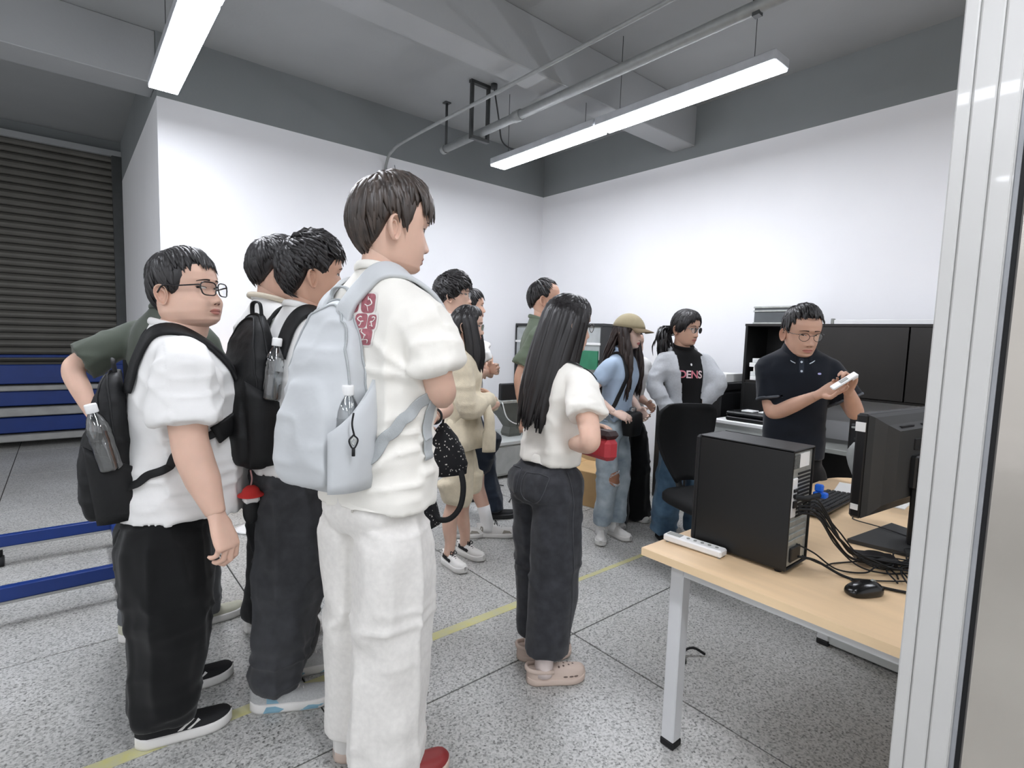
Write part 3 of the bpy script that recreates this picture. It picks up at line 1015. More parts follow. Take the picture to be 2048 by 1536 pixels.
for (x, y) in ((-0.12, -0.15), (0.08, -0.15), (-0.12, 0.13), (0.08, 0.13)):
    MB().cyl((x + 0.01, y + 0.01, 0), (x + 0.01, y + 0.01, 0.38), 0.011, 8).build('leg', m_leg, t)

# ------------------------------------------------------------------ low pale bench with machine near the corner
t = thing('low_bench', 'low pale grey bench unit standing in front of the left wall', 'bench', (3.4, 4.05, 0))
MB().box(-0.45, 0.0, 0.03, 0.85, 0.60, 0.34, bev=0.006).build('body', m_benchw, t)
MB().box(-0.47, -0.02, 0.34, 0.87, 0.62, 0.375, bev=0.004).build('top', m_benchw, t)
for (x0, x1) in ((-0.44, 0.20), (0.21, 0.84)):
    MB().box(x0, -0.012, 0.05, x1, 0.0, 0.325, bev=0.004).build('front_panel', mat('grey_laminate_panel', '#aeb1af', 0.5), t)
t = thing('bench_machine', 'grey tapered machine with black screen head on the low bench', 'machine', (3.62, 4.30, 0.375))
R = []
for (z, w, d) in ((0.0, 0.08, 0.06), (0.03, 0.09, 0.07), (0.10, 0.07, 0.06), (0.20, 0.13, 0.09), (0.34, 0.26, 0.14), (0.37, 0.28, 0.15)):
    R.append([(-w, -d, z), (w, -d, z), (w, d, z), (-w, d, z)])
MB().rings(R, 0, False).build('pedestal', mat('olive_grey_steel', '#5c5e58', 0.5), t)
MB().box(-0.29, -0.16, 0.37, 0.29, 0.16, 0.40, bev=0.006).build('tray', m_sil, t)
MB().box(-0.26, -0.14, 0.40, 0.26, -0.08, 0.57, bev=0.01).build('screen_head', m_black, t)
for k in range(5):
    MB().cyl((0.10, -0.146, 0.43 + k * 0.025), (0.10, -0.139, 0.43 + k * 0.025), 0.007, 8).build('button', m_lightp, t)
b = MB().tube(catmull([(-.27, -.166, 0.385), (-.20, -.172, 0.22), (-.05, -.175, 0.15), (.12, -.172, 0.20), (.22, -.165, 0.38)], 24), 0.006, 6)
b.build('cord', m_lightp, t)
for k, p in enumerate((((2.88, 3.42, .004), (2.95, 3.46, .02), (3.03, 3.44, .004), (3.06, 3.40, .004)), ((2.95, 3.78, .004), (3.05, 3.85, .03), (3.16, 3.84, .004)))):
    b = MB().tube(catmull([(q[0], q[1], max(q[2], 0.006)) for q in p], 16), 0.005, 6)
    tag(b.build('floor_cable', m_blackmat), ['short black cord end lying on the floor by the white bench', 'black cord curling at the foot of the white bench'][k], 'cable')
b = MB().tube(catmull([(1.93, 1.62, .005), (1.99, 1.66, .02), (2.03, 1.64, .03), (2.06, 1.60, .008)], 16), 0.006, 6)
b2 = tag(b.build('floor_cable', m_blackmat), 'dark hooked cord end on the floor beneath the desk edge', 'cable')
b2.location = (0.13, -0.42, 0)

# ------------------------------------------------------------------ cardboard
def carton(label, x0, y0, x1, y1, z1, rz=0.0, open_top=False, name='cardboard_box', z0=0.0):
    cx, cy = (x0 + x1) / 2, (y0 + y1) / 2
    t = thing(name, label, 'box', (cx, cy, z0), rz)
    hx, hy = (x1 - x0) / 2, (y1 - y0) / 2
    MB().box(-hx, -hy, 0, hx, hy, z1, bev=0.004).build('body', m_card, t)
    if open_top:
        for s in (-1, 1):
            b = MB()
            b.add([(-hx, s * hy, z1), (hx, s * hy, z1), (hx, s * (hy + 0.10), z1 + 0.02), (-hx, s * (hy + 0.10), z1 + 0.02),
                   (-hx, s * hy, z1 - .004), (hx, s * hy, z1 - .004), (hx, s * (hy + 0.10), z1 + 0.016), (-hx, s * (hy + 0.10), z1 + 0.016)],
                  [(0, 1, 2, 3), (7, 6, 5, 4), (0, 4, 5, 1), (1, 5, 6, 2), (2, 6, 7, 3), (3, 7, 4, 0)])
            b.build('flap', m_card, t)
    else:
        MB().box(-hx, -0.02, z1, hx, 0.02, z1 + 0.001).build('tape', mat('packing_tape', '#b89358', 0.35), t)
    return t


carton('tall cardboard carton standing against the left wall behind the boys', 0.85, 4.80, 1.25, 5.06, 1.20)
carton('small open cardboard carton on the floor behind the boys', 1.02, 4.50, 1.30, 4.74, 0.16)
carton('cardboard carton on the floor behind the long haired girl', 3.35, 2.86, 3.75, 3.25, 0.30, 0.2, True)
carton('taller cardboard carton behind the open one near the grey cabinet', 3.8, 3.2, 4.15, 3.6, 0.62, 0.1)
b = MB()
R = []
for (z, s) in ((0.0, 0.9), (0.08, 1.0), (0.16, 0.92), (0.22, 0.6), (0.24, 0.2)):
    R.append([(1.16 + s * 0.15 * math.cos(a) * (1 + 0.12 * math.sin(3 * a)), 4.62 + s * 0.11 * math.sin(a), 0.162 + z) for a in (2 * PI * k / 20 for k in range(20))])
b.rings(R)
tag(b.build('white_sack', m_paper), 'white plastic sack slumped on the small cardboard carton', 'sack')
b = MB().lathe([(0.09, 0), (0.115, 0.004), (0.118, 0.012), (0.09, 0.010), (0.02, 0.009)], 28, M=Matrix.Translation((0.98, 3.98, 0)))
tag(b.build('white_plate', m_lightp), 'flat white plate lying on the floor behind the boy with glasses', 'plate')
# ------------------------------------------------------------------ people: materials
def skin_mat(name, col):
    return mat(name, col, 0.5, var=0.05, vscale=14, sss=0.12, bump=0.03, bscale=500, spec=0.35)


m_eye = mat('eye_white', '#dcd6cf', 0.3, var=0)
m_iris = mat('dark_iris', '#1c1310', 0.15, var=0)
m_brow = mat('eyebrow', '#2c221e', 0.8, var=0.1)
m_lip = mat('lips', '#c08074', 0.45, var=0.05)
m_lipf = mat('lips_rosy', '#b9635f', 0.35, var=0.05)
m_lipline = mat('lip_line', '#6e3d37', 0.5, var=0)
m_nost = mat('nostril_shade', '#5a342b', 0.7, var=0)  # dark spots painted on for the shade inside the nostrils
m_hair = mat('black_hair', '#171415', 0.42, var=0.35, vscale=60, spec=0.55, stretch=(1, 1, 0.25))
m_hairb = mat('brown_black_hair', '#2e2621', 0.42, var=0.4, vscale=60, spec=0.6, stretch=(1, 1, 0.25), col2='#4a3f38')
m_hairw = mat('dark_brown_hair', '#2b1f1b', 0.42, var=0.4, vscale=60, spec=0.5, stretch=(1, 1, 0.25))
m_frame = mat('spectacle_frame', '#17171a', 0.25, var=0)
m_lens = glass('spectacle_lens', alpha=0.0)


# ------------------------------------------------------------------ head
class Head:
    """structured head surface; local axes: +Y face, +X its right side, Z up; eye line at z = 0; metres"""
    Z = np.array([-.125, -.118, -.110, -.098, -.085, -.070, -.050, -.030, 0, .025, .050, .072, .090, .102, .109, .112])
    Fr = np.array([.028, .050, .074, .086, .087, .090, .089, .088, .083, .090, .089, .080, .062, .042, .022, .004])
    Bk = np.array([.040, .042, .045, .053, .060, .067, .077, .087, .097, .102, .101, .092, .076, .055, .032, .006])
    Wd = np.array([.030, .036, .043, .052, .057, .061, .065, .069, .0735, .0760, .0755, .069, .056, .040, .022, .004])

    def __init__(s, fat=0.0, scale=1.0, female=False, nose=1.0):
        s.fat, s.scale, s.female, s.nose = fat, scale, female, nose

    def surf(s, t, z):
        F = np.interp(z, s.Z, s.Fr)
        B = np.interp(z, s.Z, s.Bk)
        W = np.interp(z, s.Z, s.Wd)
        low = np.clip((-z - 0.015) / 0.06, 0, 1)
        W = W * (1 + s.fat * 0.34 * low)
        F = F + s.fat * 0.004 * low
        B = B + s.fat * 0.012 * low
        if s.female:
            W = W * (1 - 0.06 * low)
        c, sn = np.cos(t), np.sin(t)
        nx = 2.25
        cc = np.sign(c) * np.abs(c) ** (2 / nx)
        ss = np.sign(sn) * np.abs(sn) ** (2 / nx)
        x = W * ss
        y = np.where(c > 0, F * cc, B * cc)
        f = np.clip(c, 0, 1) ** 0.5
        ax = np.abs(x)
        G = lambda u, v: np.exp(-(u * u) - v * v)
        prof = np.interp(z, [-.060, -.053, -.046, -.038, -.02, .0, .012], [0, .12, .85, 1, .62, .26, 0])
        wn = np.interp(z, [-.055, -.042, -.02, .01], [.0155, .0155, .0105, .008])
        d = 0.0205 * s.nose * prof * np.exp(-(x / wn) ** 2)
        d += 0.005 * G((ax - .015) / .007, (z + .044) / .008)
        d -= 0.0075 * G((ax - .032) / .017, (z - .002) / .013)
        d += 0.0045 * G((ax - .032) / .012, (z + .002) / .008)
        d += 0.003 * G(x / .05, (z - .024) / .010)
        d += (0.004 + 0.008 * s.fat) * G((ax - .042) / .022, (z + .042) / .022)
        d += 0.0055 * G(x / .021, (z + .067) / .0055)
        d += 0.0060 * G(x / .018, (z + .079) / .006)
        d -= 0.0035 * G(x / .026, (z + .0725) / .0025)
        d -= 0.003 * G(x / .02, (z + .089) / .005)
        d += 0.005 * G(x / .022, (z + .104) / .012)
        d -= 0.0015 * G(x / .004, (z + .058) / .008)
        return np.stack([x, y + d * f, z + 0 * x], -1) * s.scale

    def mesh(s, nz=74, nt=104):
        u = np.linspace(0, 1, nz)
        z = -0.125 + 0.237 * (u - 0.055 * np.sin(2 * PI * u))
        t = np.linspace(-PI, PI, nt, endpoint=False)
        t = t - 0.42 * np.sin(t)
        T, Zz = np.meshgrid(t, z)
        P = s.surf(T, Zz)
        F = []
        for i in range(nz - 1):
            for j in range(nt):
                k = (j + 1) % nt
                F.append((i * nt + j, i * nt + k, (i + 1) * nt + k, (i + 1) * nt + j))
        V = P.reshape(-1, 3)
        n = len(V)
        V = np.vstack([V, V[:nt].mean(0), V[-nt:].mean(0) + [0, 0, 0.001]])
        for j in range(nt):
            k = (j + 1) % nt
            F.append((n, k, j))
            F.append((n + 1, (nz - 1) * nt + j, (nz - 1) * nt + k))
        return V, F


def ear(mb, side, sc, mi=0, fat=0.0):
    n = 22
    rad = [(0.02, -0.010), (0.22, -0.011), (0.36, -0.009), (0.46, -0.001), (0.56, 0.0015), (0.66, -0.004), (0.76, -0.003), (0.85, 0.006), (0.93, 0.0085), (1.0, 0.004), (0.95, -0.003), (0.6, -0.014), (0.3, -0.017)]
    R = []
    c0 = Vector((side * (0.0735 + 0.010 * fat), -0.012, -0.020)) * sc
    nrm = Vector((side * 0.86, 0.50, 0.05)).normalized()
    up = Vector((0, -0.16, 1.0))
    up = (up - nrm * up.dot(nrm)).normalized()
    sd = up.cross(nrm).normalized()
    if sd.y > 0:
        sd = -sd
    for (r, d) in rad:
        ring = []
        for k in range(n):
            a = 2 * PI * k / n
            w = 0.0185 * (1 + 0.22 * math.sin(a))
            h = 0.033
            p = c0 + sd * (w * math.cos(a) * r * sc + 0.010 * sc) + up * (h * math.sin(a) * r * sc) + nrm * (d * sc)
            ring.append(p)
        R.append(ring)
    if side > 0:
        R = [list(reversed(r)) for r in R]
    mb.rings(R, mi, True, True)


def fan(outline, rings=3):
    """filled 2D outline as concentric rings"""
    O = np.array(outline, float)
    c = O.mean(0)
    V, F, n = [c], [], len(O)
    for r in range(1, rings + 1):
        V += list(c + (O - c) * r / rings)
    for k in range(n):
        F.append((0, 1 + k, 1 + (k + 1) % n))
    for r in range(rings - 1):
        a, b = 1 + r * n, 1 + (r + 1) * n
        for k in range(n):
            F.append((a + k, b + k, b + (k + 1) % n, a + (k + 1) % n))
    return np.array(V), F


def on_surface(bvh, P2, org, u, v, d, off):
    """project 2D points onto a surface along d, lift by off"""
    out = []
    org, u, v, d = Vector(org), Vector(u), Vector(v), Vector(d).normalized()
    last = None
    for (a, b) in P2:
        o = org + u * float(a) + v * float(b)
        h = bvh.ray_cast(o - d * 0.6, d, 1.6)
        if h[0] is None:
            p = last if last is not None else o
        else:
            p = h[0] - d * off + (h[1] if h[1].dot(d) < 0 else -h[1]) * off * 0.5
        out.append(p)
        last = p
    return out


def face_parts(mb, hd, bvh, M, mats, look=0.0, lids=0.55, lip_w=0.024):
    """eyes, brows, mouth and nostrils laid on the face; M maps head space to person space"""
    sc = hd.scale
    D = (0, -1, 0)

    def put(outline, off, mi, rings=3):
        V, F = fan(outline, rings)
        P = on_surface(bvh, V * sc, (0, 0, 0), (1, 0, 0), (0, 0, 1), D, off * sc)
        mb.add([M @ p for p in P], F, mi, True)
    for s in (-1, 1):
        al, ir = [], []
        up, lo = 0.0062 * lids * 1.5, 0.0040 * lids * 1.3
        for k in range(24):
            a = 2 * PI * k / 24
            x = 0.0145 * math.cos(a)
            h = (up if math.sin(a) > 0 else lo) * abs(math.sin(a)) ** 0.9
            al.append((s * 0.032 + x, 0.001 + math.copysign(h, math.sin(a)) + 0.08 * s * x))
        put(al, 0.0006, mats['eye'])
        cx = s * 0.032 + look
        for k in range(16):
            a = 2 * PI * k / 16
            y = 0.0062 * math.sin(a)
            y = max(-lo * 0.95, min(up * 0.9, y))
            ir.append((cx + 0.0060 * math.cos(a), 0.001 + y))
        put(ir, 0.0011, mats['iris'])
        up_l = [(s * 0.032 + 0.0155 * math.cos(a), 0.0012 + up * math.sin(a) ** 0.9 + 0.0012 * s * math.cos(a)) for a in np.linspace(0.05, PI - 0.05, 12)]
        lid = up_l + [(x, y + 0.0016) for (x, y) in reversed(up_l)]
        put(lid, 0.0014, mats['brow'], 1) if False else None
        P = on_surface(bvh, np.array(up_l) * sc, (0, 0, 0), (1, 0, 0), (0, 0, 1), D, 0.001 * sc)
        mb.tube([M @ p for p in P], 0.0010 * sc, 5, mats['brow'])
        br = []
        for k in range(9):
            u = k / 8
            br.append((s * (0.013 + 0.037 * u), 0.0205 + 0.0065 * math.sin(PI * (0.2 + 0.6 * u)) - 0.004 * u + 0.0028 * (1 - 0.6 * u)))
        for k in reversed(range(9)):
            u = k / 8
            br.append((s * (0.013 + 0.037 * u), 0.0205 + 0.0065 * math.sin(PI * (0.2 + 0.6 * u)) - 0.004 * u - 0.0028 * (1 - 0.7 * u)))
        put(br, 0.0008, mats['brow'], 1)
        no = [(s * 0.0085 + 0.0042 * math.cos(a), -0.0505 + 0.0024 * math.sin(a)) for a in (2 * PI * k / 10 for k in range(10))]
        put(no, 0.0006, mats['nost'], 1)
    w = lip_w
    ul = [(w * math.cos(a), -0.0725 + 0.0085 * math.sin(a) * (1 - 0.12 * math.exp(-(w * math.cos(a) / 0.004) ** 2))) for a in np.linspace(0, PI, 15)]
    ul += [(x, -0.0728) for x in np.linspace(-w, w, 9)[1:-1]]
    put(ul, 0.0007, mats['lip'])
    ll = [(w * 0.95 * math.cos(a), -0.0728 + 0.0105 * math.sin(a)) for a in np.linspace(PI, 2 * PI, 15)]
    ll += [(x, -0.0726) for x in np.linspace(w * 0.95, -w * 0.95, 9)[1:-1]]
    put(ll, 0.0007, mats['lip'])
    P = on_surface(bvh, np.array([(x, -0.0727 - 0.0012 * abs(x / w) ** 2) for x in np.linspace(-w, w, 13)]) * sc, (0, 0, 0), (1, 0, 0), (0, 0, 1), D, 0.0006 * sc)
    mb.tube([M @ p for p in P], 0.0011 * sc, 5, mats['line'])


# ------------------------------------------------------------------ hair
def sph(a, e):
    """a: azimuth from the face (0) to the right ear (90) in degrees, e: elevation"""
    a, e = math.radians(a), math.radians(e)
    return np.array([math.sin(a) * math.cos(e), math.cos(a) * math.cos(e), math.sin(e)])


SC_C = np.array([0, -0.006, 0.006])
SC_R = np.array([0.0795, 0.100, 0.108])


def slerp(p, q, t):
    w = math.acos(max(-1, min(1, float(np.dot(p, q)))))
    if w < 1e-4:
        return p
    return (math.sin((1 - t) * w) * p + math.sin(t * w) * q) / math.sin(w)


def hair_mesh(st, hd, M, seed=1):
    """st: style dict. line = [(azimuth, elevation)] of the hair edge for one side (0..180), mirrored"""
    r = random.Random(seed)
    mb = MB()
    sc = hd.scale
    A = [p[0] for p in st['line']]
    E_ = [p[1] for p in st['line']]
    A2 = [p[0] for p in st.get('line_l', st['line'])]
    E2 = [p[1] for p in st.get('line_l', st['line'])]
    edge = lambda a: float(np.interp(abs(a), A, E_) if a >= 0 else np.interp(abs(a), A2, E2))
    wa, we = st.get('whorl', (180, 62))
    W0 = sph(wa, we)
    vol = st.get('vol', 0.16)
    front_vol = st.get('front_vol', 1.0)

    def surf(d, off):
        return (SC_C + d * SC_R * (1 + off)) * sc

    def volume(d, t):
        top = 0.55 + 0.45 * max(0, d[2]) + 0.25 * max(0, d[1]) * front_vol
        v = vol * top * (0.55 + 0.45 * math.sin(PI * min(1, t * 1.05)))
        return v * (1 - st.get('taper', 0.6) * max(0, t - 0.6) / 0.4 * (1 if d[1] < 0.3 else 0.3))
    # base cap
    na, nt = 56, 14
    rings = []
    for i in range(nt):
        ring = []
        for k in range(na):
            a = -180 + 360 * k / na
            Ed = sph(a, edge(a) + 1.5)
            t = 0.02 + 0.98 * i / (nt - 1)
            d = slerp(W0, Ed, t)
            d = d / np.linalg.norm(d)
            o = volume(d, t) * 0.72 + (0.02 if i < nt - 1 else -0.03)
            if i >= nt - 2:
                o = min(o, 0.035) if i == nt - 2 else -0.05
            ring.append(M @ Vector(surf(d, o)))
        rings.append(ring)
    mb.rings(rings, 0, True, True)
    # locks
    n = st.get('n', 320)
    curl = st.get('curl', 0.0)
    for q in range(n):
        a = r.uniform(-180, 180)
        e = edge(a)
        lev = r.random() ** 0.6
        t1 = 0.30 + 0.70 * lev + r.uniform(-0.02, 0.03)
        t0 = max(0.0, t1 - r.uniform(0.35, 0.6))
        Ed = sph(a + r.uniform(-4, 4), e + r.uniform(-st.get('jit', 4), st.get('jit', 4)))
        sw = st.get('sweep', 0.0) * (1 if abs(a) < 75 else 0.15) + r.uniform(-6, 6)
        pts, rad = [], []
        nn = 7
        lift = r.uniform(0.0, st.get('lift', 0.05))
        ph, fr = r.uniform(0, 6.28), r.uniform(1.0, 1.8)
        wd = st.get('w', 0.0095) * r.uniform(0.7, 1.3)
        for i in range(nn):
            u = i / (nn - 1)
            t = t0 + (t1 - t0) * u
            d = slerp(W0, Ed, t)
            if sw:
                c, s_ = math.cos(math.radians(sw * u)), math.sin(math.radians(sw * u))
                d = np.array([c * d[0] + s_ * d[1], -s_ * d[0] + c * d[1], d[2]])
            if curl:
                ax = np.cross(W0, Ed)
                ax = ax / (np.linalg.norm(ax) + 1e-9)
                d = d + ax * curl * math.sin(ph + fr * 6.28 * u) * 0.10
                d = d / np.linalg.norm(d)
            o = volume(d, t) * (0.85 + 0.2 * r.random() * 0.5) + lift * u + curl * 0.05 * math.cos(ph + fr * 6.28 * u)
            pts.append(M @ Vector(surf(d, o)))
            rad.append(wd * sc * (0.45 + 0.75 * math.sin(PI * min(1, 0.25 + 0.6 * u))) * (1 - 0.88 * max(0, (u - 0.55) / 0.45) ** 1.4))
        nrm = (pts[3] - M @ Vector(SC_C * sc)).normalized()
        mb.tube(pts, rad, 5, 0, True, st.get('flat', 0.42), up=nrm)
    # falling hair
    fall = st.get('fall')
    if fall:
        lo, hi = fall['az']
        nf = fall.get('n', 130)
        for q in range(nf):
            a = r.uniform(lo, hi) * (1 if r.random() < 0.5 else -1)
            if fall.get('side') == 'back':
                a = r.uniform(lo, 180) * (1 if r.random() < 0.5 else -1)
            d0 = sph(a, r.uniform(0, 22))
            p = surf(d0, vol * 0.62 + r.uniform(-0.25, 0.02))
            L = fall['len'] * r.uniform(0.82, 1.04)
            sx, sy = fall['shift'](a)
            pts, rad = [], []
            nn = 9
            top = surf(slerp(W0, d0, 0.7), vol * 0.7)
            ph = r.uniform(0, 6.28)
            wd = fall.get('w', 0.014) * r.uniform(0.7, 1.3)
            wav = fall.get('wave', 0.0)
            for i in range(nn):
                u = i / (nn - 1)
                if i == 0:
                    x = top
                else:
                    k = (i - 1) / (nn - 2)
                    x = p + np.array([sx * math.sin(k * PI / 2) + wav * math.sin(ph + 9 * k) - 0.25 * p[0] * k, sy * math.sin(k * PI / 2) + wav * math.cos(ph + 8 * k), -L * k])
                pts.append(M @ Vector(x))
                rad.append(wd * (0.6 + 0.6 * math.sin(PI * min(1, 0.2 + 0.6 * u))) * (1 - 0.85 * max(0, (u - 0.75) / 0.25) ** 1.5))
            mb.tube(pts, rad, 5, 0, True, 0.45, up=(M.to_3x3() @ Vector(d0)).normalized())
    return mb


LINE_M = [(0, 22), (25, 20), (50, 14), (68, 2), (80, -14), (92, 2), (105, 6), (118, -18), (135, -38), (160, -50), (180, -52)]
LINE_SHORT = [(0, 36), (30, 34), (52, 28), (66, 12), (78, -6), (90, 4), (105, 8), (120, -14), (140, -34), (180, -44)]
LINE_F = [(0, 30), (30, 26), (50, 14), (70, -4), (85, -20), (110, -30), (180, -45)]


# ------------------------------------------------------------------ hands
def hand_arrays(side, curl=0.35, spread=1.0, thumb=0.3, size=1.0, vox=0.003):
    """wrist at origin, fingers +Y, palm faces -Z; side +1 right (thumb towards -X), -1 left"""
    mb = MB()
    sx = -side
    pal = [(-0.035, .022, .020), (-.01, .0245, .0185), (0.005, .0265, .0175), (.02, .031, .0165), (.045, .038, .0155), (.07, .042, .014), (.09, .041, .012), (.097, .036, .009)]
    R = []
    for (y, w, h) in pal:
        R.append([(w * np.sign(math.cos(a)) * abs(math.cos(a)) ** 0.75, y, h * np.sign(math.sin(a)) * abs(math.sin(a)) ** 0.85) for a in (2 * PI * k / 20 for k in range(20))])
    mb.rings(R)
    fx = [0.030, 0.0105, -0.0095, -0.029]
    fl = [0.072, 0.080, 0.074, 0.058]
    by = [0.088, 0.093, 0.089, 0.080]
    fr = [0.0088, 0.0092, 0.0087, 0.0077]
    cl = curl if hasattr(curl, '__len__') else [curl, curl * 1.08, curl * 1.15, curl * 1.22]
    for i in range(4):
        p = np.array([sx * fx[i], by[i] - 0.022, 0.0])
        ang = 0.0
        sp = spread * (0.10, 0.02, -0.06, -0.15)[i] * sx
        pts, rad = [p.copy()], [fr[i] * 1.05]
        q = p + np.array([0, 0.022, 0.001])
        pts.append(q.copy())
        rad.append(fr[i] * 1.08)
        for j, (fr_, k) in enumerate(((0.46, 0.9), (0.30, 1.15), (0.24, 0.8))):
            ang += cl[i] * k * 1.25
            dv = np.array([math.sin(sp) * math.cos(ang), math.cos(ang) * math.cos(sp), -math.sin(ang)])
            h = q + dv * fl[i] * fr_ * 0.5
            q = q + dv * fl[i] * fr_
            pts += [h.copy(), q.copy()]
            b = fr[i] * (1.0, 0.93, 0.82)[j]
            rad += [b * 0.95, b * (1.0 if j < 2 else 0.62)]
        mb.tube(pts, rad, 10, up=(0, 0, 1))
    a = thumb
    b0 = np.array([sx * 0.020, 0.012, -0.004])
    d1 = np.array([sx * 0.72, 0.62, -0.25 - 0.4 * a])
    d1 /= np.linalg.norm(d1)
    d2 = np.array([sx * (0.42 - 0.5 * a), 0.85, -0.22 - 0.7 * a])
    d2 /= np.linalg.norm(d2)
    d3 = np.array([sx * (0.22 - 0.7 * a), 0.92, -0.2 - 0.8 * a])
    d3 /= np.linalg.norm(d3)
    p1 = b0 + d1 * 0.045
    p2 = p1 + d2 * 0.034
    p3 = p2 + d3 * 0.027
    mb.tube([b0, (b0 + p1) / 2, p1, (p1 + p2) / 2, p2, (p2 + p3) / 2, p3], [.015, .0155, .0115, .0105, .0105, .0095, .0062], 10, up=(0, 0, 1))
    mb.v = [(x * size, y * size, z * size) for (x, y, z) in mb.v]
    V, F, E = voxel(mb, vox, 2)
    return V, F


# ------------------------------------------------------------------ shoes
def shoe_parts(kind, L, mats, toe_up=0.0):
    """heel at y=0, toe at +Y, sole on z=0. returns list of (name, MB, material, parent index)"""
    def half(u):
        w = np.interp(u, [0, .04, .12, .3, .5, .68, .82, .90, .95, .98, 1.0], [.010, .022, .031, .033, .036, .043, .0425, .036, .027, .018, .008])
        return w * L / 0.27

    def mid(u):
        return 0.004 * math.sin(PI * u) * L / 0.27
    st = {'sneaker': (0.030, 0.095, 0.060), 'runner': (0.036, 0.085, 0.058), 'flat': (0.022, 0.075, 0.050), 'clog': (0.026, 0.070, 0.066), 'board': (0.034, 0.085, 0.060)}[kind]
    sh, collar, toe = st
    us = [0, .02, .06, .12, .2, .3, .4, .5, .6, .7, .8, .86, .91, .95, .975, .99, 1.0]
    spring = lambda u: (0.009 + toe_up) * max(0, (u - 0.72) / 0.28) ** 2 + 0.006 * max(0, (0.1 - u) / 0.1) ** 2
    b = MB()
    R = []
    for u in us:
        w, m, z0 = half(u) * 1.09 + 0.002, mid(u), spring(u)
        ht = sh * (1.0 + 0.25 * max(0, 0.3 - u))
        R.append([(m - w * 0.9, u * L, z0), (m + w * 0.9, u * L, z0), (m + w, u * L, z0 + ht * 0.3), (m + w * 0.99, u * L, z0 + ht * 0.85), (m + w * 0.93, u * L, z0 + ht),
                  (m - w * 0.93, u * L, z0 + ht), (m - w * 0.99, u * L, z0 + ht * 0.85), (m - w, u * L, z0 + ht * 0.3)])
    b.rings(R)
    out = [('sole', b, mats['sole'], 0)]
    up = MB()
    R = []
    for u in us:
        w, m, z0 = half(u), mid(u), spring(u)
        top = np.interp(u, [0, .08, .30, .42, .62, .80, .90, .96, .99, 1.0], [collar * .92, collar, collar * .92, collar * 1.02, toe * 1.10, toe * 0.98, toe * .93, toe * 0.80, toe * .62, sh + .002])
        h = max(0.004, top - sh * 0.7)
        ring = []
        for k in range(17):
            a = PI * k / 16
            c = math.cos(a)
            wq = w * np.sign(c) * abs(c) ** (0.62 if u > 0.45 else 0.5)
            ring.append((m + wq * (1 - 0.10 * math.sin(a)), u * L, z0 + sh * 0.7 + h * math.sin(a) ** 0.8))
        ring.append((m - w, u * L, z0 + sh * 0.4))
        ring.append((m + w, u * L, z0 + sh * 0.4))
        R.append(ring)
    up.rings(R)
    out.insert(0, ('upper', up, mats['upper'], None))
    if kind in ('sneaker', 'runner', 'board'):
        lc = MB()
        for i in range(5):
            u = 0.44 + i * 0.055
            z = np.interp(u, [.42, .62, .80], [collar * 1.02, toe * 1.05, toe * .86]) + spring(u) + 0.001
            w = half(u) * 0.55
            P = [(mid(u) + w * x, u * L + 0.004 * x * (1 if i % 2 else -1), z - 0.012 * x * x) for x in np.linspace(-1, 1, 7)]
            lc.tube(P, 0.0034, 6)
        z = collar * 1.06
        for s in (-1, 1):
            lc.tube(catmull([(0, 0.46 * L, z), (s * 0.014, 0.45 * L, z + 0.010), (s * 0.024, 0.49 * L, z - 0.004), (s * 0.006, 0.50 * L, z - 0.006)], 12), 0.0026, 6)
        out.append(('laces', lc, mats.get('lace', mats['sole']), 0))
        tg = MB().box(-0.019, 0.40 * L, collar * 0.85, 0.019, 0.435 * L, collar * 1.12, bev=0.004)
        out.append(('tongue', tg, mats.get('tongue', mats['upper']), 0))
    if kind == 'clog':
        bb = MB()
        bb.tube(catmull([(-.037, .42 * L, .060), (-.036, .22 * L, .062), (-.026, .04 * L, .066), (0, -.012 * L, .068), (.026, .04 * L, .066), (.036, .22 * L, .062), (.037, .42 * L, .060)], 30), 0.0075, 8, flat=1.3)
        out.append(('heel_strap', bb, mats['upper'], 0))
        bv = bvh_of(np.array([p for p in up.v]), up.f)
        hm = mat('clog_hole_shade', '#6d5d56', 0.8)  # flat dark discs, the shade inside the holes put into the colour
        for (x, y) in ((-.018, .60), (.0, .62), (.018, .60), (-.012, .70), (.010, .70), (-.02, .52), (.02, .52), (0.0, .78)):
            Vf, Ff = fan([(x + 0.0045 * math.cos(a), y * L + 0.0045 * math.sin(a)) for a in (2 * PI * k / 8 for k in range(8))], 1)
            out.append(('vent_hole_shade', MB().add(on_surface(bv, Vf, (0, 0, 0), (1, 0, 0), (0, 1, 0), (0, 0, -1), 0.0008), Ff), hm, 0))
        for s in (-1, 1):
            for y in (.62, .72, .80):
                Vf, Ff = fan([(y * L + 0.010 * math.cos(a), 0.036 + 0.0035 * math.sin(a)) for a in (2 * PI * k / 8 for k in range(8))], 1)
                P = on_surface(bv, Vf, (0, 0, 0), (0, 1, 0), (0, 0, 1), (-s, 0, 0), 0.0008)
                out.append(('vent_hole_shade', MB().add(P, Ff if s > 0 else [tuple(reversed(f)) for f in Ff]), hm, 0))
    acc = mats.get('accent')
    if acc:
        bv = bvh_of(np.array([p for p in up.v]), up.f)
        bv2 = bvh_of(np.array([p for p in b.v]), b.f)
        for s in (-1, 1):
            for (outl, low) in acc['shapes']:
                aa = MB()
                Vf, Ff = fan([(y * L, z) for (y, z) in outl], 2)
                P = on_surface(bv2 if low else bv, Vf, (0, 0, 0), (0, 1, 0), (0, 0, 1), (-s, 0, 0), 0.0012)
                aa.add(P, Ff if s > 0 else [tuple(reversed(f)) for f in Ff])
                out.append(('side_stripe', aa, acc['mat'], 0))
    return out


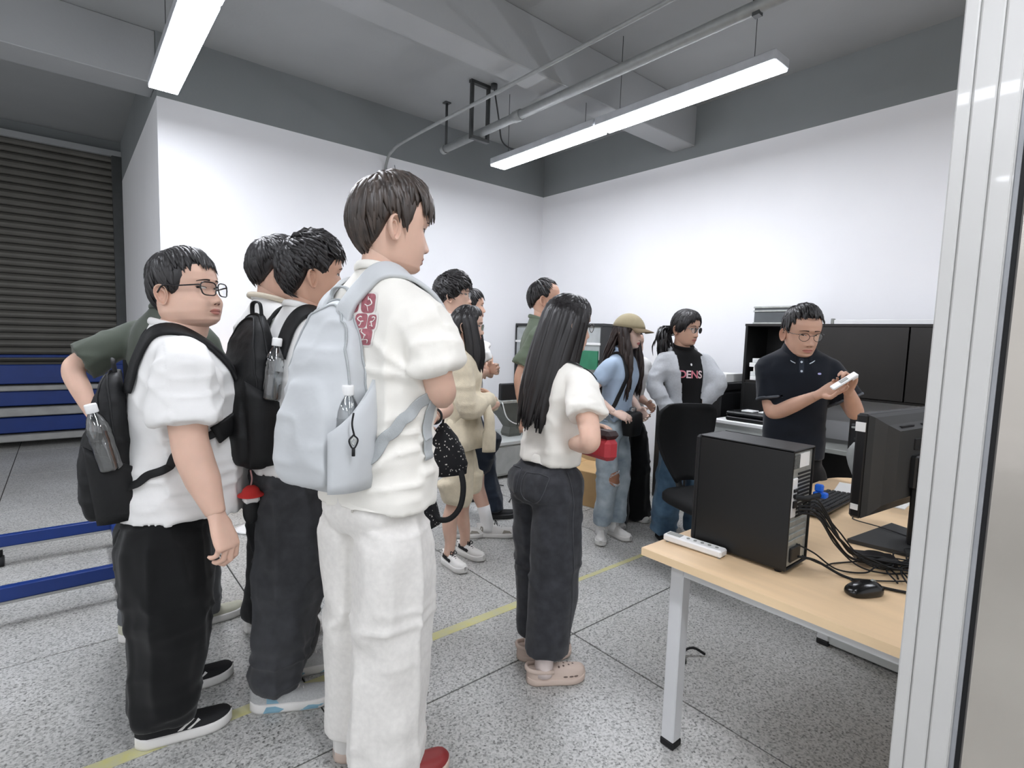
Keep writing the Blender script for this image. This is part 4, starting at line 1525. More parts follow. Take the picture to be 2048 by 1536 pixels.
# ------------------------------------------------------------------ the person builder
def arm_ik(sh, px, length, near=True):
    """joint on the pixel ray at the given bone length from sh (world); nearer or farther solution"""
    o = np.array([0, 0, CAM_H])
    d = ray(*px)
    d = d / np.linalg.norm(d)
    m = np.array(sh) - o
    b = float(np.dot(m, d))
    disc = b * b - (float(np.dot(m, m)) - length * length)
    q = (1.0 if near else -1.0) if isinstance(near, bool) else float(near)
    t = b if disc <= 0 else b - math.sqrt(disc) * q
    p = o + d * t
    if disc <= 0:
        v = p - np.array(sh)
        p = np.array(sh) + v / np.linalg.norm(v) * length
    return p


DEBUG = False


class Person:
    def __init__(s, name_label, head, yaw, H=None, foot=None, dist=None, feet=None, fat=0.0, female=False, lean_scale=0.85,
                 shoulder=0.0, cat='person', hs=1.0, group=None, tshift=(0, 0), sw=1.0, gshift=(0, 0)):
        """head: (px, py) of the head centre; feet: ((px,py) left, (px,py) right) on the floor or None"""
        s.fat, s.female = fat, female
        s.vq = 1.0
        s.yaw = math.radians(yaw)
        s.fyaw = [yaw, yaw]
        if feet:
            fp = []
            for i, p in enumerate(feet):
                if hasattr(p[0], '__len__'):
                    h_, t_ = on_z(*p[0]), on_z(*p[1])
                    dv = (t_ - h_) / np.linalg.norm(t_ - h_)
                    fp.append(h_ + dv * 0.085)
                    s.fyaw[i] = math.degrees(math.atan2(dv[1], dv[0]))
                else:
                    fp.append(on_z(*p))
            fL, fR = fp
            g = (fL + fR) / 2
            dist = dist or math.hypot(g[0], g[1])
            hw = at_dist(*head, dist)
            H = H or hw[2] / 0.932
        else:
            hw = at_dist(*head, dist)
            H = H or hw[2] / 0.932
            g = np.array([hw[0], hw[1], 0.0])
            fw = np.array([math.cos(s.yaw), math.sin(s.yaw), 0])
            rt = np.array([math.sin(s.yaw), -math.cos(s.yaw), 0])
            g = g - fw * 0.03 + np.array([gshift[0], gshift[1], 0])
            fL, fR = g - rt * 0.10, g + rt * 0.10
        s.vq = 1.0 if math.hypot(g[0], g[1]) < 2.35 else 1.35
        s.H, s.k = H, H / 1.72
        s.g = g
        s.root = thing('person', name_label, cat, g, s.yaw - PI / 2, group)
        s.M = Matrix.Translation(Vector(g)) @ Matrix.Rotation(s.yaw - PI / 2, 4, 'Z')
        s.Mi = s.M.inverted()
        s.head = np.array(s.Mi @ Vector(hw))
        s.fL, s.fR = np.array(s.Mi @ Vector(fL)), np.array(s.Mi @ Vector(fR))
        k = s.k
        # torso lean so that the neck sits below the head
        s.lean = (s.head[:2] - np.array([0, 0.025 * k])) * lean_scale
        s.shz = shoulder
        s.tsh = np.array(tshift, float)
        s.hs = hs
        sw = (0.160 if female else 0.182) * (1 + 0.22 * fat) * sw
        s.sw = sw
        z = (1.362 + shoulder) * k
        s.tsh = np.array(tshift, float)
        s.shL = s.lean_pt((-sw * k, -0.01 * k, z))
        s.shR = s.lean_pt((sw * k, -0.01 * k, z))
        s.jL = s.jR = None
        s.neck0 = s.lean_pt((0, -0.015 * k, 1.43 * k))
        s.hand_parts = []

    def lean_pt(s, p):
        p = np.array(p, float)
        f = np.clip((p[2] / s.k - 0.92) / 0.52, 0, 1.15)
        g = np.clip((p[2] / s.k - 0.62) / 0.2, 0, 1) * np.clip((1.44 - p[2] / s.k) / 0.16, 0, 1)
        return p + np.array([s.lean[0] * f + s.tsh[0] * g, s.lean[1] * f + s.tsh[1] * g, 0])

    def lean_all(s, V):
        f = np.clip((V[:, 2] / s.k - 0.92) / 0.52, 0, 1.15)
        V = V.copy()
        V[:, 0] += s.lean[0] * f
        V[:, 1] += s.lean[1] * f
        return V

    def w(s, p):
        return np.array(s.M @ Vector(p))

    def l(s, p):
        return np.array(s.Mi @ Vector(p))

    def arms(s, L=None, R=None):
        """each: dict(e=(px,py), en=near?, w=(px,py), wn=near?) or local joints dict(el=(..), wl=(..)) in units of scale"""
        k = s.k
        for side, spec in ((-1, L), (1, R)):
            sh = s.shL if side < 0 else s.shR
            spec = spec or {}
            def plane(px, yy):
                o = np.array(s.Mi @ Vector((0, 0, CAM_H)))
                d = np.array(s.Mi.to_3x3() @ Vector(ray(*px)))
                return o + d * ((yy * k - o[1]) / d[1])
            if 'ey' in spec:
                e = plane(spec['e'], spec['ey'])
            elif 'e' in spec:
                e = s.l(arm_ik(s.w(sh), spec['e'], 0.285 * k, spec.get('en', True)))
            elif 'el' in spec:
                e = s.lean_pt(np.array(spec['el']) * k)
            else:
                e = sh + np.array([side * 0.05, -0.01, -0.28]) * k
            if 'wy' in spec:
                w_ = plane(spec['w'], spec['wy'])
            elif 'w' in spec:
                w_ = s.l(arm_ik(s.w(e), spec['w'], 0.245 * k, spec.get('wn', True)))
            elif 'wl' in spec:
                w_ = s.lean_pt(np.array(spec['wl']) * k)
            else:
                w_ = e + np.array([side * 0.0, 0.05, -0.24]) * k
            J = (sh, e, w_)
            if DEBUG:
                print('ARM', s.root.name, side, 'upper %.3f fore %.3f' % (np.linalg.norm(e - sh) / k, np.linalg.norm(w_ - e) / k), (e / k).round(2), (w_ / k).round(2))
            if side < 0:
                s.jL = J
            else:
                s.jR = J

    # -- clothing ---------------------------------------------------
    def torso_rings(s, tab, n=40, ex=2.4):
        k = s.k
        R = []
        for (z, rx, ry, cy) in tab:
            ring = []
            for i in range(n):
                a = 2 * PI * i / n
                c, sn = math.cos(a), math.sin(a)
                p = s.lean_pt((rx * k * np.sign(c) * abs(c) ** (2 / ex), (cy + ry * np.sign(sn) * abs(sn) ** (2 / ex)) * k, (z - 0.030 * max(0.0, sn) * min(1.0, max(0.0, (z - 1.425) / 0.05))) * k))
                ring.append(p)
            R.append(ring)
        return R

    def limb(s, mb, pts, rad, n=16, nn=14, flat=1.0, up=(0, 0, 1), hollow=0.0):
        P = catmull(pts, nn)
        t = np.linspace(0, 1, nn)
        tt = np.linspace(0, 1, len(rad))
        r = np.interp(t, tt, rad)
        P, r = list(P), list(r)
        if hollow:
            d = P[-1] - P[-2]
            d = d / np.linalg.norm(d)
            P += [P[-1] - d * 0.002, P[-1] - d * hollow, P[-1] - d * (hollow + 0.01)]
            r += [r[-1] - 0.013, r[-1] - 0.015, 0.004]
        mb.tube(P, r, n, 0, True, flat, up)

    def shirt(s, m, hem=0.86, sleeve=0.55, loose=1.0, tab=None, sl_r=(0.070, 0.077, 0.086), vox=0.0085, name='shirt', wr=0.013, collar=True,
              collar_mat=None, neck_r=0.067, seed=1, label=None, hem_flare=0.0, sleeve2=None, collar_z=1.468):
        k, f = s.k, s.fat
        if tab is None:
            if s.female:
                tab = [(hem, .155, .112, 0), (1.0, .142, .104, 0), (1.10, .135, .100, 0), (1.20, .150, .112, .004), (1.28, .160, .116, .008), (1.36, .160, .095, 0), (1.405, .148, .078, -.006), (1.435, .105, .064, -.010), (1.462, .068, .058, -.012), (1.478, .060, .054, -.010)]
            else:
                tab = [(hem, .178, .125, 0), (1.0, .172, .120, 0), (1.10, .170, .116, 0), (1.22, .182, .120, .004), (1.32, .190, .116, .004), (1.38, .182, .098, -.002), (1.415, .160, .082, -.008), (1.445, .110, .068, -.012), (1.470, .072, .062, -.012), (1.486, .064, .058, -.010)]
            tab = [(z, rx * (1 + .22 * f) * loose, ry * (1 + .60 * f * float(np.interp(z, [.85, 1.08, 1.22, 1.32, 1.38], [1.12, 1.08, .80, .50, .30]))) * loose, cy + 0.016 * f * float(np.interp(z, [.9, 1.1, 1.3], [1, 1, 0]))) if z < 1.40 else (z, rx * (1 + .10 * f), ry * (1 + .15 * f), cy) for (z, rx, ry, cy) in tab]
        z0, rx0, ry0, cy0 = tab[0]
        s.hem_z, s.hem_r = z0, (rx0, ry0)
        pre = [(z0 + 0.07, rx0 * 0.5, ry0 * 0.5, cy0), (z0 + 0.06, rx0 * 0.90, ry0 * 0.88, cy0), (z0 + 0.004, rx0 * 0.93, ry0 * 0.91, cy0)]
        mb = MB()
        tab2 = [(t[0] + (s.shz if t[0] > 1.3 else 0), *t[1:]) for t in tab]
        mb.rings(s.torso_rings(pre + tab2))
        for side, J, sl in ((-1, s.jL, sleeve), (1, s.jR, sleeve2 if sleeve2 is not None else sleeve)):
            sh, e, w_ = J
            c = s.lean_pt((side * 0.09 * k, -0.012 * k, (1.366 + s.shz) * k))
            rr = [x * k * (1 + .25 * f) for x in sl_r]
            if sl <= 1.0:
                end = sh + (e - sh) * sl
                s.limb(mb, [c, sh + (e - sh) * 0.03, sh + (e - sh) * sl * 0.5, end], [rr[0] * 0.78, rr[0] * .94, rr[1], rr[2]], 20, 14, hollow=0.03)
            else:
                end = e + (w_ - e) * (sl - 1.0)
                s.limb(mb, [c, sh, (sh + e) / 2, e, (e + end) / 2, end], [rr[0] * 0.85, rr[0], rr[1], rr[1] * .95, (rr[1] + rr[2]) / 2, rr[2]], 20, 22, hollow=0.025)
        V, F, E = voxel(mb, vox * s.vq, 3)
        # folds
        N = vnormals(V, F)
        q = V / k
        zz = q[:, 2]
        arm = np.clip((np.abs(q[:, 0]) - 0.16) / 0.05, 0, 1)
        n1 = vnoise(np.stack([q[:, 0] * 9, q[:, 1] * 9, zz * 3.2 + 1.5 * np.abs(q[:, 0])], 1), seed)
        n2 = vnoise(np.stack([q[:, 0] * 7, q[:, 1] * 7, zz * 22 + 4 * q[:, 0] * np.sign(q[:, 1])], 1), seed + 3)
        n3 = vnoise(q * np.array([16, 16, 9]), seed + 5)
        low = np.clip((1.18 - zz) / 0.15, 0, 1) * np.clip((zz - tab[0][0] - 0.02) / 0.08, 0, 1)
        n4 = vnoise(np.stack([(q[:, 0] + q[:, 1]) * 6 + zz * 10 * np.sign(q[:, 0]), q[:, 1] * 5, zz * 9], 1), seed + 8)
        pit = np.exp(-((zz - 1.22) / 0.10) ** 2) * np.clip(np.abs(q[:, 0]) / 0.15, 0, 1)
        fold = pit * ((1 - np.abs(n4)) ** 3 - .3) * 1.1 + (1 - np.abs(n1)) ** 3 * 0.9 - 0.3 + low * ((1 - np.abs(n2)) ** 3 - 0.3) * 0.9 + 0.35 * n3 + arm * ((1 - np.abs(n2)) ** 3 - 0.3) * 0.7
        edge = np.clip((1.44 - zz) / 0.08, 0.15, 1)
        V = V + N * (wr * k * fold * edge)[:, None]
        V = relax(V, E, 1)
        o = arrays_obj(name, V, F, m, s.root)
        if label:
            o['label'] = label
        s.shirt_bvh = bvh_of(V, F)
        s.shirt_V = V
        s.shirt_obj = o
        if collar:
            ring = []
            for i in range(28):
                a = 2 * PI * i / 28
                dz = 0.012 * math.cos(a + PI) * (-1)
                p = s.lean_pt((neck_r * (1 + .12 * f) * k * math.cos(a), (-0.011 + (neck_r - .004) * (1 + .12 * f) * math.sin(a)) * k, (collar_z + s.shz - 0.020 * math.sin(a)) * k))
                ring.append(p)
            c = MB().tube(ring, 0.0075 * k, 8, closed=True, flat=1.7)
            c.build('collar', collar_mat or m, o)
        return o

    def trousers(s, m, waist=1.02, hem=0.06, r=(0.098, 0.090, 0.085, 0.092), fat=None, vox=0.0095, wr=0.018, stack=0.5, seed=1, name='trousers', rx=.172, ry=.126, hemL=None, knee_fwd=0.02, crotch=.80):
        k, f = s.k, s.fat if fat is None else fat
        mb = MB()
        tab = [(crotch + .0, rx * .80, ry * .7, -.005), (.86, rx * 1.04, ry * 1.02, -.008), (.93, rx * 1.02, ry * 1.0, -.006), (1.0, rx * .95, ry * .92, 0), (waist, rx * .90, ry * .90, 0)]
        hz = getattr(s, 'hem_z', 0.86)
        tab[0] = (min(crotch, hz - .075), *tab[0][1:])
        tab = [(z, a * (1 + .28 * f), b * (1 + .5 * f), c) for (z, a, b, c) in tab]
        zs = [t_[0] for t_ in tab]
        cols = [[t_[i] for t_ in tab] for i in (1, 2, 3)]
        top = min(waist, hz + 0.07)
        tab = []
        for z in sorted(set([z_ for z_ in zs if z_ < hz - 0.015] + [hz - 0.012, hz + 0.012, top])):
            a_, b_, c_ = [float(np.interp(z, zs, cc)) for cc in cols]
            q = 1.0 if z < hz else 0.84
            if z < hz and hz - z < 0.02:
                q = 0.95
            tab.append((z, min(a_, s.hem_r[0] * 0.97 if z > hz - 0.05 else 9) * q, min(b_, s.hem_r[1] * 0.97 if z > hz - 0.05 else 9) * q, c_))
        mb.rings(s.torso_rings(tab, 32))
        s.legs = []
        for side, ft in ((-1, s.fL), (1, s.fR)):
            hp = np.array([side * 0.085 * (1 + .2 * f) * k, -0.005, min(0.90, hz - 0.06) * k])
            an = np.array([ft[0], ft[1] - 0.0 * k, (hem if side > 0 or hemL is None else hemL) * k])
            kn = hp * 0.46 + an * 0.54
            kn[1] += knee_fwd * k
            kn[2] = 0.47 * k
            rr = [x * k * (1 + .45 * f * (1 - 0.22 * i)) for i, x in enumerate(r)]
            top_ = hp + np.array([-side * 0.012 * k, 0, 0.055 * k])
            s.limb(mb, [top_, hp - np.array([0, 0, .03 * k]), hp * .55 + kn * .45, kn, kn * .5 + an * .5, an], [rr[0] * .60, rr[0] * .97, (rr[0] + rr[1]) / 2, rr[1], rr[2], rr[3]], 22, 30, hollow=0.02, up=(0, 1, 0))
            s.legs.append((hp, kn, an))
        V, F, E = voxel(mb, vox * s.vq, 3)
        N = vnormals(V, F)
        q = V / k
        zz = q[:, 2]
        n1 = vnoise(np.stack([q[:, 0] * 13, q[:, 1] * 13, zz * 2.4], 1), seed)
        n2 = vnoise(np.stack([q[:, 0] * 6 + 3 * q[:, 1], q[:, 1] * 6, zz * 20], 1), seed + 2)
        n3 = vnoise(q * np.array([14, 14, 10]), seed + 4)
        lowz = np.clip((0.34 - zz) / 0.25, 0, 1) * np.clip((zz - hem - 0.01) / 0.05, 0, 1)
        knee = np.exp(-((zz - 0.50) / 0.09) ** 2) + 0.8 * np.exp(-((zz - 0.80) / 0.07) ** 2)
        fold = ((1 - np.abs(n1)) ** 3 - 0.3) * 0.8 + stack * 1.6 * lowz * ((1 - np.abs(n2)) ** 2.5 - 0.3) + knee * 0.8 * ((1 - np.abs(n2)) ** 3 - 0.3) + 0.3 * n3
        V = V + N * (wr * k * fold)[:, None]
        V = relax(V, E, 1)
        o = arrays_obj(name, V, F, m, s.root)
        s.tr_obj, s.tr_bvh = o, bvh_of(V, F)
        return o

    def shoes(s, kind, mats, yawL=None, yawR=None, L=0.275, back=0.085, mats_r=None, pitchL=0.0):
        k = s.k
        y0 = math.degrees(s.yaw)
        yawL = y0 - s.fyaw[0] if yawL is None else yawL
        yawR = y0 - s.fyaw[1] if yawR is None else yawR
        for side, ft, yw in ((-1, s.fL, yawL), (1, s.fR, yawR)):
            Mx = Matrix.Translation((ft[0], ft[1], 0)) @ Matrix.Rotation(math.radians(-yw), 4, 'Z') @ Matrix.Translation((0, -back * k, 0.001)) 
            parts = shoe_parts(kind, L * k, mats_r if (side > 0 and mats_r) else mats)
            top = None
            for (nm, b, mm_, par) in parts:
                b.v = [tuple(Mx @ Vector(p)) for p in b.v]
                if top is None:
                    top = b.build('shoe', mm_, s.root)
                else:
                    b.build(nm, mm_, top)

    def socks(s, m, z1=0.17, r=0.042, name='sock'):
        k = s.k
        for side, ft in ((-1, s.fL), (1, s.fR)):
            hp = np.array([side * 0.085 * k, -0.005, 0.90 * k])
            an = np.array([ft[0], ft[1] - 0.01 * k, 0.07 * k])
            kn = hp * 0.46 + an * 0.54
            kn[2] = 0.47 * k
            q = an + (kn - an) * ((z1 - .07) / .40)
            MB().tube([an - np.array([0, 0, .03 * k]), an, (an + q) / 2, q], [r * k * 1.1, r * k * 1.05, r * k, r * k * 1.04], 16).build(name, m, s.root)

    # -- body -------------------------------------------------------
    def body(s, skin, hyaw=0.0, pitch=0.0, roll=0.0, hand_l=None, hand_r=None, bare_legs=False, leg_top=0.75, look=0.0, lids=0.6, vox=0.007, arm_r=(0.047, 0.043, 0.039, 0.0235),
             nose=1.0, lip=None, neck_r=0.056, blush=None, face=True, earring=False, nohead=False):
        k, f = s.k, s.fat
        mb = MB()
        tab = [(.86, .13, .09, 0), (1.0, .12, .085, 0), (1.15, .12, .085, 0), (1.30, .14, .085, 0), (1.38, .13, .07, -.005), (1.43, .07, .055, -.012), (1.45, .05, .05, -.012)]
        tab = [(z + (s.shz if z > 1.3 else 0), a * (1 + .15 * f), b * (1 + .3 * f), c) for (z, a, b, c) in tab]
        mb.rings(s.torso_rings(tab, 24))
        hsc = k * s.hs
        s.hd = Head(fat=f, scale=hsc, female=s.female, nose=nose)
        s.MH = Matrix.Translation(Vector(s.head)) @ Matrix.Rotation(math.radians(hyaw), 4, 'Z') @ Matrix.Rotation(math.radians(pitch), 4, 'X') @ Matrix.Rotation(math.radians(roll), 4, 'Y')
        nk_top = np.array(s.MH @ Vector((0, -0.020 * hsc, -0.055 * hsc)))
        nk_mid = np.array(s.MH @ Vector((0, -0.014 * hsc, -0.115 * hsc)))
        n0 = s.lean_pt((0, -0.018 * k, (1.41 + s.shz) * k))
        nr = neck_r * k * (1 + .22 * f)
        s.limb(mb, [n0, n0 * .5 + nk_mid * .5, nk_mid, nk_top], [nr * 1.18, nr * 1.03, nr, nr * .98, nr * 0.9], 20, 14, up=(0, 1, 0))
        for J in (s.jL, s.jR):
            sh, e, w_ = J
            a = [x * k * (1 + .34 * f) for x in arm_r]
            a[3] = arm_r[3] * k * (1 + .25 * f)
            d1 = (e - sh) / np.linalg.norm(e - sh)
            d2 = (w_ - e) / np.linalg.norm(w_ - e)
            s.limb(mb, [sh, sh + (e - sh) * .5, e - d1 * 0.03 * k, e + d2 * 0.035 * k, e + (w_ - e) * .5, w_ - d2 * 0.004], [a[0], a[0] * 1.0, a[1] * .96, a[1] * 0.98, a[2], a[3]], 16, 26)
        for side, ft in ((-1, s.fL), (1, s.fR)):
            hp = np.array([side * 0.085 * k, -0.005, 0.90 * k])
            an = np.array([ft[0], ft[1] - 0.01 * k, 0.07 * k])
            kn = hp * 0.46 + an * 0.54
            kn[1] += 0.015 * k
            kn[2] = 0.47 * k
            if bare_legs:
                cf = kn * .62 + an * .38 + np.array([0, -0.022 * k, 0])
                s.limb(mb, [hp, hp * .5 + kn * .5, kn, cf, kn * .25 + an * .75, an], [.085 * k, .074 * k, .054 * k, .051 * k, .050 * k, .036 * k, .036 * k], 18, 28, up=(0, 1, 0))
            else:
                s.limb(mb, [hp, kn, an], [.06 * k, .045 * k, .033 * k], 12, 12, up=(0, 1, 0))
        V, F, E = voxel(mb, vox * s.vq, 2)
        b = MB()
        b.v = V.tolist()
        b.f = F
        b.m = [0] * len(F)
        b.sm = [True] * len(F)
        # head
        hv, hf = s.hd.mesh() if s.vq == 1.0 else s.hd.mesh(60, 84)
        hb = bvh_of(hv, hf)
        s.hbvh = hb
        b.add([s.MH @ Vector(p) for p in hv.tolist()], hf, 0, True)
        for sd in (-1, 1):
            eb = MB()
            ear(eb, sd, hsc, fat=f * 0.6)
            b.add([s.MH @ Vector(p) for p in eb.v], eb.f, 0, True)
        if face:
            face_parts(b, s.hd, hb, s.MH, dict(eye=1, iris=2, brow=3, lip=4, line=5, nost=6), look, lids)
        # hands
        for side, J, hp_ in ((-1, s.jL, hand_l), (1, s.jR, hand_r)):
            hp_ = hp_ or {}
            sh, e, w_ = J
            d = (w_ - e) / np.linalg.norm(w_ - e)
            if 'dir' in hp_:
                d = np.array(hp_['dir'], float)
            if 'to' in hp_:
                q = s.l(arm_ik(s.w(w_), hp_['to'], 0.12 * k, hp_.get('tn', True)))
                d = q - w_
            d = d / np.linalg.norm(d)
            # local palm normal (direction the palm faces)
            pn = np.array(hp_.get('palm', (-side * 1.0, 0.0, 0.0)), float)
            pn = pn - d * np.dot(pn, d)
            pn = pn / np.linalg.norm(pn)
            zax = -pn
            xax = np.cross(d, zax)
            HV, HF = hand_arrays(side, hp_.get('curl', 0.4), hp_.get('spread', 0.6), hp_.get('thumb', 0.3), k * hp_.get('size', 0.97) * (0.93 if s.female else 1.0) * (1 + .2 * f), hp_.get('vox', 0.0034 * (1 if s.vq == 1 else 1.2)))
            Mh = np.stack([xax, d, zax], 1)
            P = HV @ Mh.T + w_
            b.add(P.tolist(), HF, 0, True)
            s.hand_parts.append((w_, Mh))
        mats = [skin, m_eye, m_iris, m_brow, lip or m_lip, m_lipline, m_nost]
        s.body_obj = b.build('body', mats, s.root)
        return s.body_obj

    def cuff(s, J, frac, m, r=0.09, tube=0.006, flat=2.0, name='cuff'):
        sh, e, w_ = J
        c = sh + (e - sh) * frac if frac <= 1 else e + (w_ - e) * (frac - 1)
        d = (e - sh) if frac <= 1 else (w_ - e)
        a_, b_ = frame(d)
        pts = []
        for i in range(28):
            t = 2 * PI * i / 28
            q = Vector(c) + (a_ * math.cos(t) + b_ * math.sin(t)) * (r * s.k * 1.25)
            dr = (Vector(c) - q).normalized()
            h = s.shirt_bvh.ray_cast(q, dr)
            pts.append(h[0] if h[0] is not None else Vector(c) - dr * r * s.k)
        return MB().tube(pts, tube, 6, closed=True, flat=flat, up=Vector(d)).build(name, m, s.shirt_obj)

    def hair(s, style, m=None, seed=3, name='hair'):
        mb = hair_mesh(style, s.hd, s.MH, seed)
        s.hair_obj = mb.build(name, m or m_hair, s.root)
        return s.hair_obj

    def glasses(s, shape='rect', m=None, r=0.0012, w=0.024, h=0.019, drop=-0.004):
        m = m or m_frame
        sc = s.hd.scale
        b = MB()
        y0 = 0.101 + 0.004 * s.fat
        lens = []
        for sd in (-1, 1):
            pts = []
            for k in range(32):
                a = 2 * PI * k / 32
                e = 0.55 if shape == 'rect' else 1.0
                x = sd * 0.033 + w * np.sign(math.cos(a)) * abs(math.cos(a)) ** e
                z = drop + h * np.sign(math.sin(a)) * abs(math.sin(a)) ** (e * 1.1)
                if shape == 'rect' and z < drop:
                    x = sd * 0.033 + (x - sd * 0.033) * 0.9
                y = y0 - 0.010 * (abs(x) / 0.06) ** 2
                pts.append(Vector((x, y, z)) * sc)
            rim = r * sc
            b.tube([s.MH @ p for p in pts], rim, 6, closed=True)
            lens.append([s.MH @ p for p in pts])
            xo = sd * (0.033 + w)
            hx = sd * (0.0765 + 0.012 * s.fat)
            tp = catmull([Vector((xo, y0 - 0.010, drop + h * 0.55)) * sc, Vector((sd * 0.071, y0 - 0.03, drop + h * 0.5)) * sc, Vector((hx, 0.035, drop + h * .4)) * sc, Vector((hx, -0.008, 0.008)) * sc, Vector((hx, -0.03, -0.014)) * sc], 22)
            b.tube([s.MH @ Vector(p) for p in tp], rim * 1.15, 6)
        br = catmull([Vector((-0.033 + w, y0 - .001, drop + 0.005)) * sc, Vector((0, y0 + .004, drop + 0.008)) * sc, Vector((0.033 - w, y0 - .001, drop + 0.005)) * sc], 8)
        b.tube([s.MH @ Vector(p) for p in br], rim, 6)
        o = b.build('glasses', m, s.root)
        for L in lens:
            c = sum(L, Vector()) / len(L)
            lb = MB()
            V = [c] + L
            lb.add(V, [(0, 1 + k, 1 + (k + 1) % len(L)) for k in range(len(L))], 0, True)
            lb.build('lens', m_lens, o)
        return o

    def ribbon(s, name, m, ctrl, width, thick, off=0.004, n=46, parent=None, bvh=None, label=None, snap=None, wfun=None):
        """strap lying on the shirt through local control points (world metres, local frame)"""
        P = catmull([s.lean_pt(np.array(c_, float) * s.k) for c_ in ctrl], n)
        bv = bvh or s.shirt_bvh
        pts, nr = [], []
        for i, p in enumerate(P):
            h = bv.find_nearest(Vector(p))
            t = i / (n - 1)
            sn = 1.0 if snap is None else snap(t)
            q = Vector(p)
            if h[0] is not None:
                nn_ = h[1]
                tgt = h[0] + nn_ * (off + thick / 2)
                q = q.lerp(tgt, sn)
            else:
                nn_ = Vector((0, 0, 1))
            pts.append(q)
            nr.append(nn_)
        for _ in range(3):
            pts = [pts[0]] + [(pts[i - 1] + pts[i] * 2 + pts[i + 1]) / 4 for i in range(1, n - 1)] + [pts[-1]]
            nr = [nr[0]] + [(nr[i - 1] + nr[i] * 2 + nr[i + 1]).normalized() for i in range(1, n - 1)] + [nr[-1]]
        R = []
        for i in range(n):
            d = (pts[min(i + 1, n - 1)] - pts[max(i - 1, 0)]).normalized()
            sd = d.cross(nr[i])
            if sd.length < 1e-6:
                sd = Vector((1, 0, 0))
            sd.normalize()
            u = sd.cross(d)
            ww = width / 2 * (wfun(i / (n - 1)) if wfun else 1)
            hh = thick / 2
            R.append([pts[i] + sd * a + u * c for (a, c) in ((-ww, -hh), (ww, -hh), (ww, hh * .6), (ww * .85, hh), (-ww * .85, hh), (-ww, hh * .6))])
        b = MB().rings(R)
        o = b.build(name, m, parent if parent is not None else s.root, True)
        if label:
            o['label'] = label
        return o


def patch(bvh, outline, org, u, v, d, off, rings=3):
    V, F = fan(outline, rings)
    P = on_surface(bvh, V, org, u, v, d, off)
    # keep faces looking back along the ray
    a, b_, c = [Vector(P[i]) for i in F[0][:3]]
    if (b_ - a).cross(c - a).dot(Vector(d)) > 0:
        F = [tuple(reversed(f)) for f in F]
    return P, F


def rrect(cx, cy, w, h, e=0.35, n=20, rot=0.0):
    out = []
    for k in range(n):
        a = 2 * PI * k / n
        x = w / 2 * np.sign(math.cos(a)) * abs(math.cos(a)) ** e
        y = h / 2 * np.sign(math.sin(a)) * abs(math.sin(a)) ** e
        out.append((cx + x * math.cos(rot) - y * math.sin(rot), cy + x * math.sin(rot) + y * math.cos(rot)))
    return out


# ------------------------------------------------------------------ backpack and bottle
def bottle(loc, M, label, parent_scale=1.0):
    """half-litre clear water bottle with a white screw cap, standing along M's z"""
    t = thing('water_bottle', label, 'bottle', loc)
    M3 = M.to_3x3().to_4x4()
    prof = [(0.002, 0), (0.029, 0.001), (0.032, 0.008), (0.031, 0.03), (0.032, 0.05), (0.031, 0.075), (0.0325, 0.10), (0.031, 0.118), (0.0325, 0.125), (0.030, 0.145), (0.022, 0.170), (0.0145, 0.185), (0.0125, 0.190), (0.0125, 0.203)]
    MB().lathe(prof, 20, M=M3).build('bottle_body', glass('clear_plastic', (0.93, 0.95, 0.96), 0.06, 0.16), t)
    MB().lathe([(0.002, 0.002), (0.027, 0.003), (0.030, 0.01), (0.0295, 0.08), (0.0295, 0.10), (0.003, 0.101)], 16, M=M3).build('water', glass('water_body', (0.86, 0.89, 0.91), 0.03, 0.08), t)
    MB().lathe([(0.0155, 0.188), (0.0165, 0.190), (0.0165, 0.212), (0.0150, 0.216), (0.002, 0.2165)], 20, M=M3).build('cap', m_lightp, t)
    return t


def pack_body(w, d, h, n=36, ex=3.2, prof=None, front=1.0, sag=0.0):
    """backpack main shell: local x right, y forward (towards the wearer, flat side at y=0), z up from 0"""
    prof = prof or [(0.0, .55, .55), (.03, .84, .84), (.10, .97, .98), (.28, 1, 1), (.50, .97, .90), (.70, .88, .76), (.84, .74, .58), (.93, .58, .42), (.98, .38, .28), (1.0, .2, .15)]
    R = []
    for (u, a, b) in prof:
        ring = []
        for k in range(n):
            t = 2 * PI * k / n
            c, s_ = math.cos(t), math.sin(t)
            x = w / 2 * a * np.sign(c) * abs(c) ** (2 / ex)
            yy = np.sign(s_) * abs(s_) ** (2 / ex)
            y = (yy - 1) / 2 * d * b
            ring.append((x, y, u * h + sag * 0))
        R.append(ring)
    return R
# ------------------------------------------------------------------ people materials
sk_fair = skin_mat('skin_fair', '#d8b39f')
sk_mid = skin_mat('skin_mid', '#cda48e')
sk_warm = skin_mat('skin_warm', '#c3988a')
sk_pale = skin_mat('skin_pale', '#dfc1b2')
cl = lambda name, col, **kw: mat(name, col, kw.pop('rough', 0.85), var=kw.pop('var', 0.04), vscale=kw.pop('vscale', 10), bump=kw.pop('bump', 0.12), bscale=kw.pop('bscale', 700), sheen=0.15, spec=0.25, **kw)
c_white = cl('white_cotton', '#e9e8e6')
c_cream = cl('cream_white_cotton', '#ece9e1')
c_olive = cl('olive_cotton', '#484e45')
c_sage = cl('sage_green_cotton', '#636e5d')
c_blackp = cl('black_trousers', '#0c0d0e')
c_char = cl('charcoal_denim', '#333438', var=0.25, vscale=30, bscale=900)
c_denimg = cl('washed_black_denim', '#3a3b3e', var=0.22, vscale=22, bscale=900)
c_ecru = cl('off_white_sweatpants', '#dfdcd7', var=0.05, vscale=60)
c_navy = cl('navy_pique', '#0e141e', var=0.12, vscale=300)
c_sky = cl('sky_blue_knit', '#a9bcd2')
